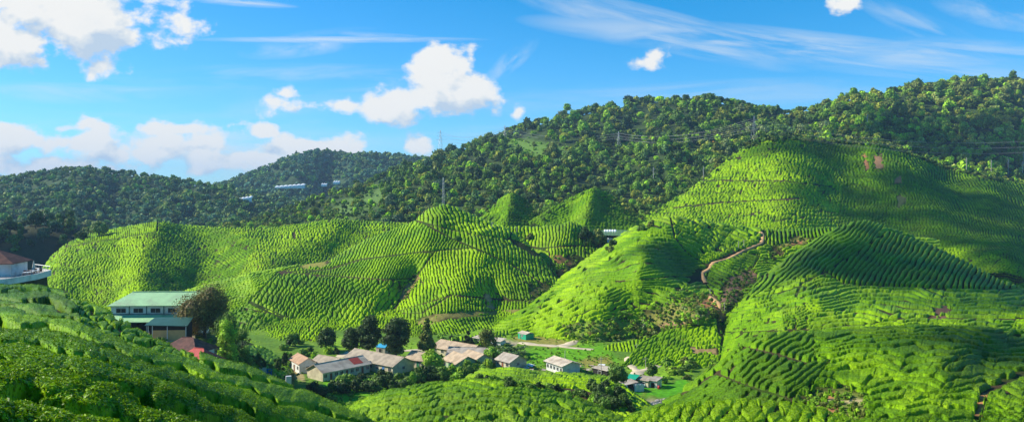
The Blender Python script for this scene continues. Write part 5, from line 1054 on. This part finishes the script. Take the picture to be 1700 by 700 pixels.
e = empty('sunshade', W(56, 459, 134.5)); tag(e, 'closed cream parasol standing on the terrace', 'parasol'); m = MB(); m.bar((0, 0, -.3), (0, 0, 2.6), .04, 6).build('pole', M['wood'], e); V_, q = tube((0, 0, .9), (0, 0, 2.55), .34, .05, 8); MB().add(V_, [tuple(a) for a in q.tolist()]).build('canopy', M['umb'], e)
for i, (x, y, Y) in enumerate([(44, 462, 130), (51, 461, 132), (58, 460, 133), (64, 459, 135)]):
    e = empty('cafe_table', (W(x, y, Y)[0], Y, zt)); tag(e, 'small pale table by the terrace parapet', 'table', 'tables on the terrace')
    m = MB(); m.box(-.5, .5, -.4, .4, .7, .76).build('tabletop', M['cloth'], e)
    for sx in (-.4, .4):
        for sy in (-.3, .3): MB().box(sx - .03, sx + .03, sy - .03, sy + .03, 0, .7).build('leg', M['wood'], e)
for i, (x, Y) in enumerate([(40, 131), (48, 131), (54, 131.5), (61, 134), (67, 134.5)]):
    e = empty('chair', (W(x, 460, Y)[0], Y, zt), i); tag(e, 'small dark chair among the terrace tables', 'chair', 'chairs on the terrace')
    MB().box(-.22, .22, -.22, .22, .42, .47).build('seat', M['door'], e); MB().box(-.22, .22, .19, .23, .47, .95).build('backrest', M['door'], e)
    for sx in (-.19, .19):
        for sy in (-.19, .19): MB().box(sx - .02, sx + .02, sy - .02, sy + .02, 0, .42).build('leg', M['door'], e)
# ---- shacks by the stream
def shack(label, c0, c1, Wd, h, roof, wall, drop=.5, door='dark'):
    c, L_, rz = along(c0, c1, Wd); e = empty('shack', c, rz); tag(e, label, 'shack', 'shacks by the stream'); x, y = L_ / 2, Wd / 2
    MB().box(-x, x, -y, y, -.5, h - .2).build('wall', M[wall], e)
    MB().slab([(-x - .3, -y - .4, h), (x + .3, -y - .4, h), (x + .3, y + .3, h + drop), (-x - .3, y + .3, h + drop)], .08).build('roof', M[roof], e)
    opening(e, 'door', 'f', 0, min(1.4, L_ * .5), -.2, h - .4, L_, Wd, M[door]); return c, L_, rz
shack('shack with a green sheet roof behind the hanging white cloths', (1040, 640), (1054, 642), 3, 2.2, 'greenp', 'dark')
shack('dark open shack left of the green roofed one', (1030, 645), (1041, 650), 3, 2.0, 'tin', 'dark')
shack('low grey tin shack in the middle of the yard', (1058, 640), (1076, 643), 3, 1.9, 'grey', 'cream')
shack('small brown shack at the right end of the yard', (1078, 642), (1090, 644), 3, 2.0, 'tin', 'white')
shack('flat pale roofed shelter above the shack yard', (984, 618), (1008, 624), 3.5, 1.6, 'tin2', 'dark', .2)
for i, (x, y, w, s_) in enumerate([(1034, 652, 1.2, .3), (1038, 648, 1.0, -.2), (1058, 649, 1.4, .5), (1063, 650, 1.2, -.4)]):
    n = 9; V_ = [(-w + 2 * w * a / (n - 1), .15 * math.sin(a * 1.7 + i), z) for z in (.1, 1.1, 2.1) for a in range(n)]
    V_ = [(p[0] + s_ * (2.1 - p[2]) * .5, p[1], p[2]) for p in V_]; o = mk('hanging_cloth', V_, gridq(3, n), M['cloth'], None, True); o.location = at(x, y, ['valley_floor']); tag(o, 'white cloth sheet hung out in front of the shacks', 'cloth', 'cloths hung by the shacks')
e = empty('water_barrel', at(1094, 645, ['valley_floor'])); tag(e, 'red barrel beside the small brown shack', 'barrel'); MB().bar((0, 0, 0), (0, 0, .95), .35, 12).build('drum', M['red'], e, True); MB().bar((0, 0, .95), (0, 0, 1.0), .3, 12).build('lid', M['dark'], e)
for i in range(26):
    x = rs.uniform(850, 905) if i < 14 else rs.uniform(945, 1000); y = rs.uniform(606, 616)
    m = MB(); a = rs.uniform(0, 3); w = rs.uniform(.7, 2.0); z = rs.uniform(.1, .6); m.slab([(math.cos(a + k) * w, math.sin(a + k) * w * .7, z + .25 * math.cos(k + i)) for k in (0, 1.5, 3.1, 4.7)], .04)
    o = m.build('scrap_sheet', M[('tin2', 'tin', 'cloth', 'tan')[i % 4]]); o.location = at(x, y, ['valley_floor']); tag(o, 'discarded pale roofing sheet lying in the field beside the white hut', 'scrap sheet', 'scrap sheets round the white hut')
shack('pale flat roofed shed at the left of the road behind the spreading tree', (785, 568), (797, 570), 3, 1.8, 'tin2', 'white')
shack('pale long shed beside the road right of the spreading tree', (814, 572), (831, 574), 3.5, 1.6, 'tin2', 'white')
for i, (x, y, mt, cl) in enumerate([(437, 622, 'white', 'pale'), (446, 624, 'bluedoor', 'dark blue')]):
    n = 7; V_ = [(-.9 + 1.8 * a / (n - 1), .12 * math.sin(a * 1.9 + i), z) for z in (.2, 1.1, 2.0) for a in range(n)]
    o = mk('hanging_cloth', V_, gridq(3, n), M[mt], None, True); o.location = at(x, y, ['factory_ledge']); tag(o, cl + ' cloth hung on the shaded bank left of the cream hut', 'cloth')
# ---- greenhouse films and the pond
def film_house(label, px0, px1, py, Y, h, bays, only, slope=0):
    a = W(px0, py, Y); b = W(px1, py + slope, Y); L_ = float(np.hypot(*(b - a)[:2])); e = empty('greenhouse', (a + b) / 2); tag(e, label, 'greenhouse', None)
    for k in range(bays):
        x0 = -L_ / 2 + L_ * k / bays; w = L_ / bays; n = 8; dz = (b[2] - a[2]) * ((k + .5) / bays - .5); V_ = []
        for y in (0, h * 2.2):
            for i in range(n + 1): t = i / n; V_.append((x0 + w * t, y, h * .25 + h * .35 * math.sin(math.pi * t) + dz + y * .30))
        V_ = [(x0, 0, -3), (x0 + w, 0, -3)] + V_
        MB().add(V_, [(0, 1, n + 2) + tuple(range(n + 1, 1, -1))] + [(2 + i, 3 + i, 12 + i - 0, 11 + i) for i in range(n)]).build('film_bay', M['plast'], e)
film_house('white plastic greenhouse at the left on the far wooded hills', 386, 418, 334, 1240, 3.2, 5, None, -5)
film_house('longer white plastic greenhouse on the second far hill', 456, 506, 312, 1740, 3.6, 7, None, -4)
film_house('pale greenhouse at the right end of the far hills', 533, 543, 307, 1740, 3, 3, None)
film_house('small pale greenhouse beside the far ridge road', 553, 564, 303, 1740, 3, 3, None)
b0 = W(1018, 385, 505); o = mk('pond', [b0 + d for d in np.array([[-9, -34, 0], [2, -40, 0], [14, -20, 0], [15, 10, 0], [8, 30, 0], [-4, 26, 0], [-12, 4, 0], [-13, -20, 0]], float) * 1.0], [[0, 1, 2, 3], [0, 3, 4, 5], [0, 5, 6, 7]], M['pond']); tag(o, kind='structure')
film_house('white film shelter beside the small pond', 1003, 1024, 384, 520, .9, 5, None)
film_house('little blue white shelter at the near end of the pond', 1008, 1018, 398, 470, .9, 2, None)
# ---- tracks draped over the ground
def ribbon(name, pts, w, mat, only=None, lift=.12, label=None, nseg=14):
    P0 = [];
    for (x0, y0), (x1, y1) in zip(pts[:-1], pts[1:]):
        for t in np.arange(nseg) / nseg: P0.append((x0 + (x1 - x0) * t, y0 + (y1 - y0) * t))
    P0.append(pts[-1]); Q3 = np.array([at(x, y, only) for x, y in P0])
    Q3 = np.stack([smooth1(Q3[:, k], 4) for k in range(3)], 1); D_ = np.gradient(Q3, axis=0); D_[:, 2] = 0; D_ /= np.linalg.norm(D_, axis=1, keepdims=True) + 1e-9; Nn = np.stack([-D_[:, 1], D_[:, 0], 0 * D_[:, 0]], 1)
    ww = w * (.8 + .5 * vnoise(np.arange(len(Q3)) / 5, np.zeros(len(Q3)), 3))[:, None]; up = np.array([0, 0, lift])
    V_ = np.stack([Q3 - Nn * ww + up * -1.2, Q3 - Nn * ww * .8 + up, Q3 + up * 1.4, Q3 + Nn * ww * .8 + up, Q3 + Nn * ww - up * 1.2], 1).reshape(-1, 3)
    o = mk(name, V_, gridq(len(Q3), 5), mat, None, True); tag(o, kind='structure'); return o
mh = ['middle_hill', 'valley_floor', 'spur']
ribbon('dirt_road', [(1262, 384), (1267, 392), (1264, 404), (1248, 410), (1232, 417), (1208, 430), (1184, 436), (1178, 446), (1166, 453), (1168, 462), (1172, 470)], 1.05, M_REDPATH, ['middle_hill'], .3)
ribbon('dirt_road', [(1178, 492), (1190, 500), (1200, 512), (1203, 522)], 1.1, M_REDPATH, ['middle_hill'], .3)
ribbon('dirt_road', [(862, 568), (890, 572), (925, 574), (945, 571), (958, 564), (975, 560)], 1.8, M_PATH, ['valley_floor'])
ribbon('dirt_road', [(925, 573), (950, 577), (985, 580)], 1.3, M_PATH, ['valley_floor'])
ribbon('dirt_road', [(1046, 592), (1044, 600), (1050, 610), (1060, 616), (1078, 612), (1090, 606)], 1.5, M_PATH, ['valley_floor'])
ribbon('dirt_road', [(1060, 614), (1054, 626), (1056, 636)], 1.7, M_PATH, ['valley_floor'])
ribbon('dirt_road', [(560, 590), (590, 592), (640, 584), (700, 580)], 1.5, M_PATH, ['valley_floor'])
ribbon('path', [(1086, 596), (1110, 598), (1150, 602), (1190, 600)], .5, M_PATH, ['valley_floor'])
ribbon('path', [(1028, 664), (1036, 672), (1034, 684), (1030, 694)], 1.0, M_PATH, ['valley_floor'])
ribbon('stream', [(1112, 664), (1085, 670), (1066, 674), (1052, 684), (1040, 700)], 1.3, M['water'], ['valley_floor'], .15)
for i in range(60):
    t = rs.random(); x = np.interp(t, [0, .4, .7, 1], [1112, 1070, 1050, 1040]) + rs.uniform(-7, 7); y = np.interp(t, [0, .4, .7, 1], [664, 673, 684, 700]) + rs.uniform(-4, 4)
    V_, Q_ = core([(np.zeros(3), 1.0)], 1.0); r = rs.uniform(.25, .75); V_ = V_ * r * rs.uniform(.75, 1.2, V_.shape) * [1.2, 1, .8]; o = mk('rock', V_, Q_, M['rock']); o.location = at(x, y, ['valley_floor']); tag(o, 'grey boulder in the bed of the small stream', 'rock', 'boulders of the stream')
# ---- poles, pylons, cables
def pole(label, px, py, hpx, only=None, cross=True, Y=None, lamp=False):
    b_ = at(px, py, only) if Y is None else W(px, py, Y); h = hpx / F * b_[1]; e = empty('utility_pole', b_, R(20)); tag(e, label, 'pole', None)
    MB().bar((0, 0, -1), (0, 0, h), max(.10, .0004 * b_[1]), 7).build('pole', M['wood'], e)
    if cross: MB().box(-.9, .9, -.06, .06, h - .6, h - .48).build('crossarm', M['wood'], e)
    if lamp: MB().box(-.35, .35, -.3, .3, h - .9, h + .2).build('lamp', M['frame'], e)
    return b_ + [0, 0, h - .5]
pole('thin pole with a grey box on top on the near tea slope below the village', 479, 650, 24, None, False, Y=112, lamp=True)
vp = [pole('pale pole beside the white hut', 938, 606, 25, ['valley_floor'], False), pole('pole at the right of the white hut field', 998, 622, 30, ['valley_floor']), pole('pole by the bend of the track above the shacks', 1057, 590, 20, ['valley_floor']), pole('pole on the small island of bushes above the shacks', 1072, 612, 20, ['valley_floor'])]
bp = [pole('first roadside pole from the left below the rough bank', 1069, 554, 18, ['middle_hill']), pole('second roadside pole from the left below the rough bank', 1121, 546, 16, ['middle_hill']), pole('third roadside pole from the left beneath the red track', 1159, 534, 14, ['middle_hill']), pole('tall pale pole at the lower end of the red track', 1203, 520, 18, ['middle_hill']), pole('pole at the top of the bank where the red track turns', 1179, 490, 12, ['middle_hill'])]
hp_ = [pole('small pole left of the bend in the upper track', 1226, 412, 12, ['middle_hill']), pole('small pole right of the bend in the upper track', 1235, 412, 14, ['middle_hill'])]
tp = [pole('pole on the ridge path in front of the small cone', 817, 382, 14, ['bright_hill', 'saddle_knoll']), pole('pole on the saddle under the wide cone', 858, 388, 12, ['saddle_knoll', 'bright_hill'])]
def pylon(label, px, py, hpx, Y, ws=1):
    b_ = W(px, py, Y); h = hpx / F * Y; e = empty('pylon', b_, R(25)); tag(e, label, 'pylon'); r = max(.04, .00007 * Y); m = MB(); wb = h * .13 * ws; wt = h * .022; zs = [0, .3, .5, .64, .76, .86, 1.0]
    wd = lambda t: wb + (wt - wb) * min(1, t / .8) ** .8 if t < 1 else wt * .3
    for sx, sy in ((1, 1), (1, -1), (-1, 1), (-1, -1)):
        for a, b in zip(zs[:-1], zs[1:]): m.bar((sx * wd(a), sy * wd(a), a * h), (sx * wd(b), sy * wd(b), b * h), r, 4)
    for a, b in zip(zs[:-1], zs[1:]):
        for ax in (0, 1):
            for s_ in (1, -1):
                p = lambda q, z: ((q * wd(z), s_ * wd(z), z * h) if ax else (s_ * wd(z), q * wd(z), z * h)); m.bar(p(-1, a), p(1, b), r * .6, 4); m.bar(p(1, a), p(-1, b), r * .6, 4)
    m.build('lattice', M['metal'], e); tips = []
    for z, l in ((.66, .17), (.78, .14), (.90, .11)):
        m = MB()
        for s_ in (1, -1): m.bar((0, 0, z * h + .03 * h), (s_ * l * h, 0, z * h), r * .8, 4); m.bar((0, 0, z * h - .02 * h), (s_ * l * h, 0, z * h), r * .8, 4)
        m.build('crossarm', M['metal'], e); c_, s2 = math.cos(R(25)), math.sin(R(25)); tips += [b_ + np.array([c_ * l * h * q, s2 * l * h * q, z * h]) for q in (-1, 1)]
    return tips
t1 = pylon('steel lattice pylon at the head of the tea mountain in front of the forest', 1252, 252, 60, 800)
t2 = pylon('lattice pylon in the forest above the wide cone', 1027, 252, 34, 1000)
t3 = pylon('lattice pylon on the clearing near the left end of the forest ridge', 838, 244, 36, 1130)
t4 = pylon('distant lattice pylon standing against the sky behind the forest ridge', 731, 262, 46, 1300)
t5 = pylon('pylon just past the right edge of the tea mountain', 1790, 300, 80, 700)
pylon('slim lattice mast behind the top of the bright hill', 736, 345, 50, 640, .3)
def cable(a, b, sag, r, label):
    n = 22; P_ = [a + (b - a) * t - np.array([0, 0, sag * 4 * t * (1 - t)]) for t in np.linspace(0, 1, n)]; m = MB()
    for p, q in zip(P_[:-1], P_[1:]): m.bar(p, q, r, 4)
    tag(m.build('power_cable', M['wire']), label, 'cable', 'cables of the hill power line')
for k in range(6):
    cable(t3[k], t2[k], 9, .10, 'thin power cable strung between the pylons across the forest'); cable(t2[k], t1[k], 9, .09, 'thin power cable strung between the pylons across the forest')
    cable(t1[k], t5[k], 12, .07, 'thin power cable strung between the pylons across the forest')
    cable(t4[k], t3[k], 10, .10, 'thin power cable strung between the pylons across the forest')
# dead pale trunks in the shaded forest edge
for i, (x, y) in enumerate([(1599, 286), (1640, 290), (1668, 288), (1692, 292), (1694, 276), (1436, 214), (1083, 302), (1165, 300)]):
    b_ = at(x, y, ['forest_mountain', 'tea_mountain']); h = 24 / F * b_[1]; m = MB(); m.bar((0, 0, -2), (.2, 0, h), .32, 6); m.bar((.1, 0, h * .7), (1.6, 0, h * .95), .15, 5); m.bar((.1, 0, h * .6), (-1.4, .3, h * .85), .14, 5)
    o = m.build('bare_trunk', M['wood']); o.location = b_ + [0, -6, 0]; tag(o, 'pale bare tree trunk standing at the dark forest edge', 'bare tree', 'bare trunks along the forest edge')
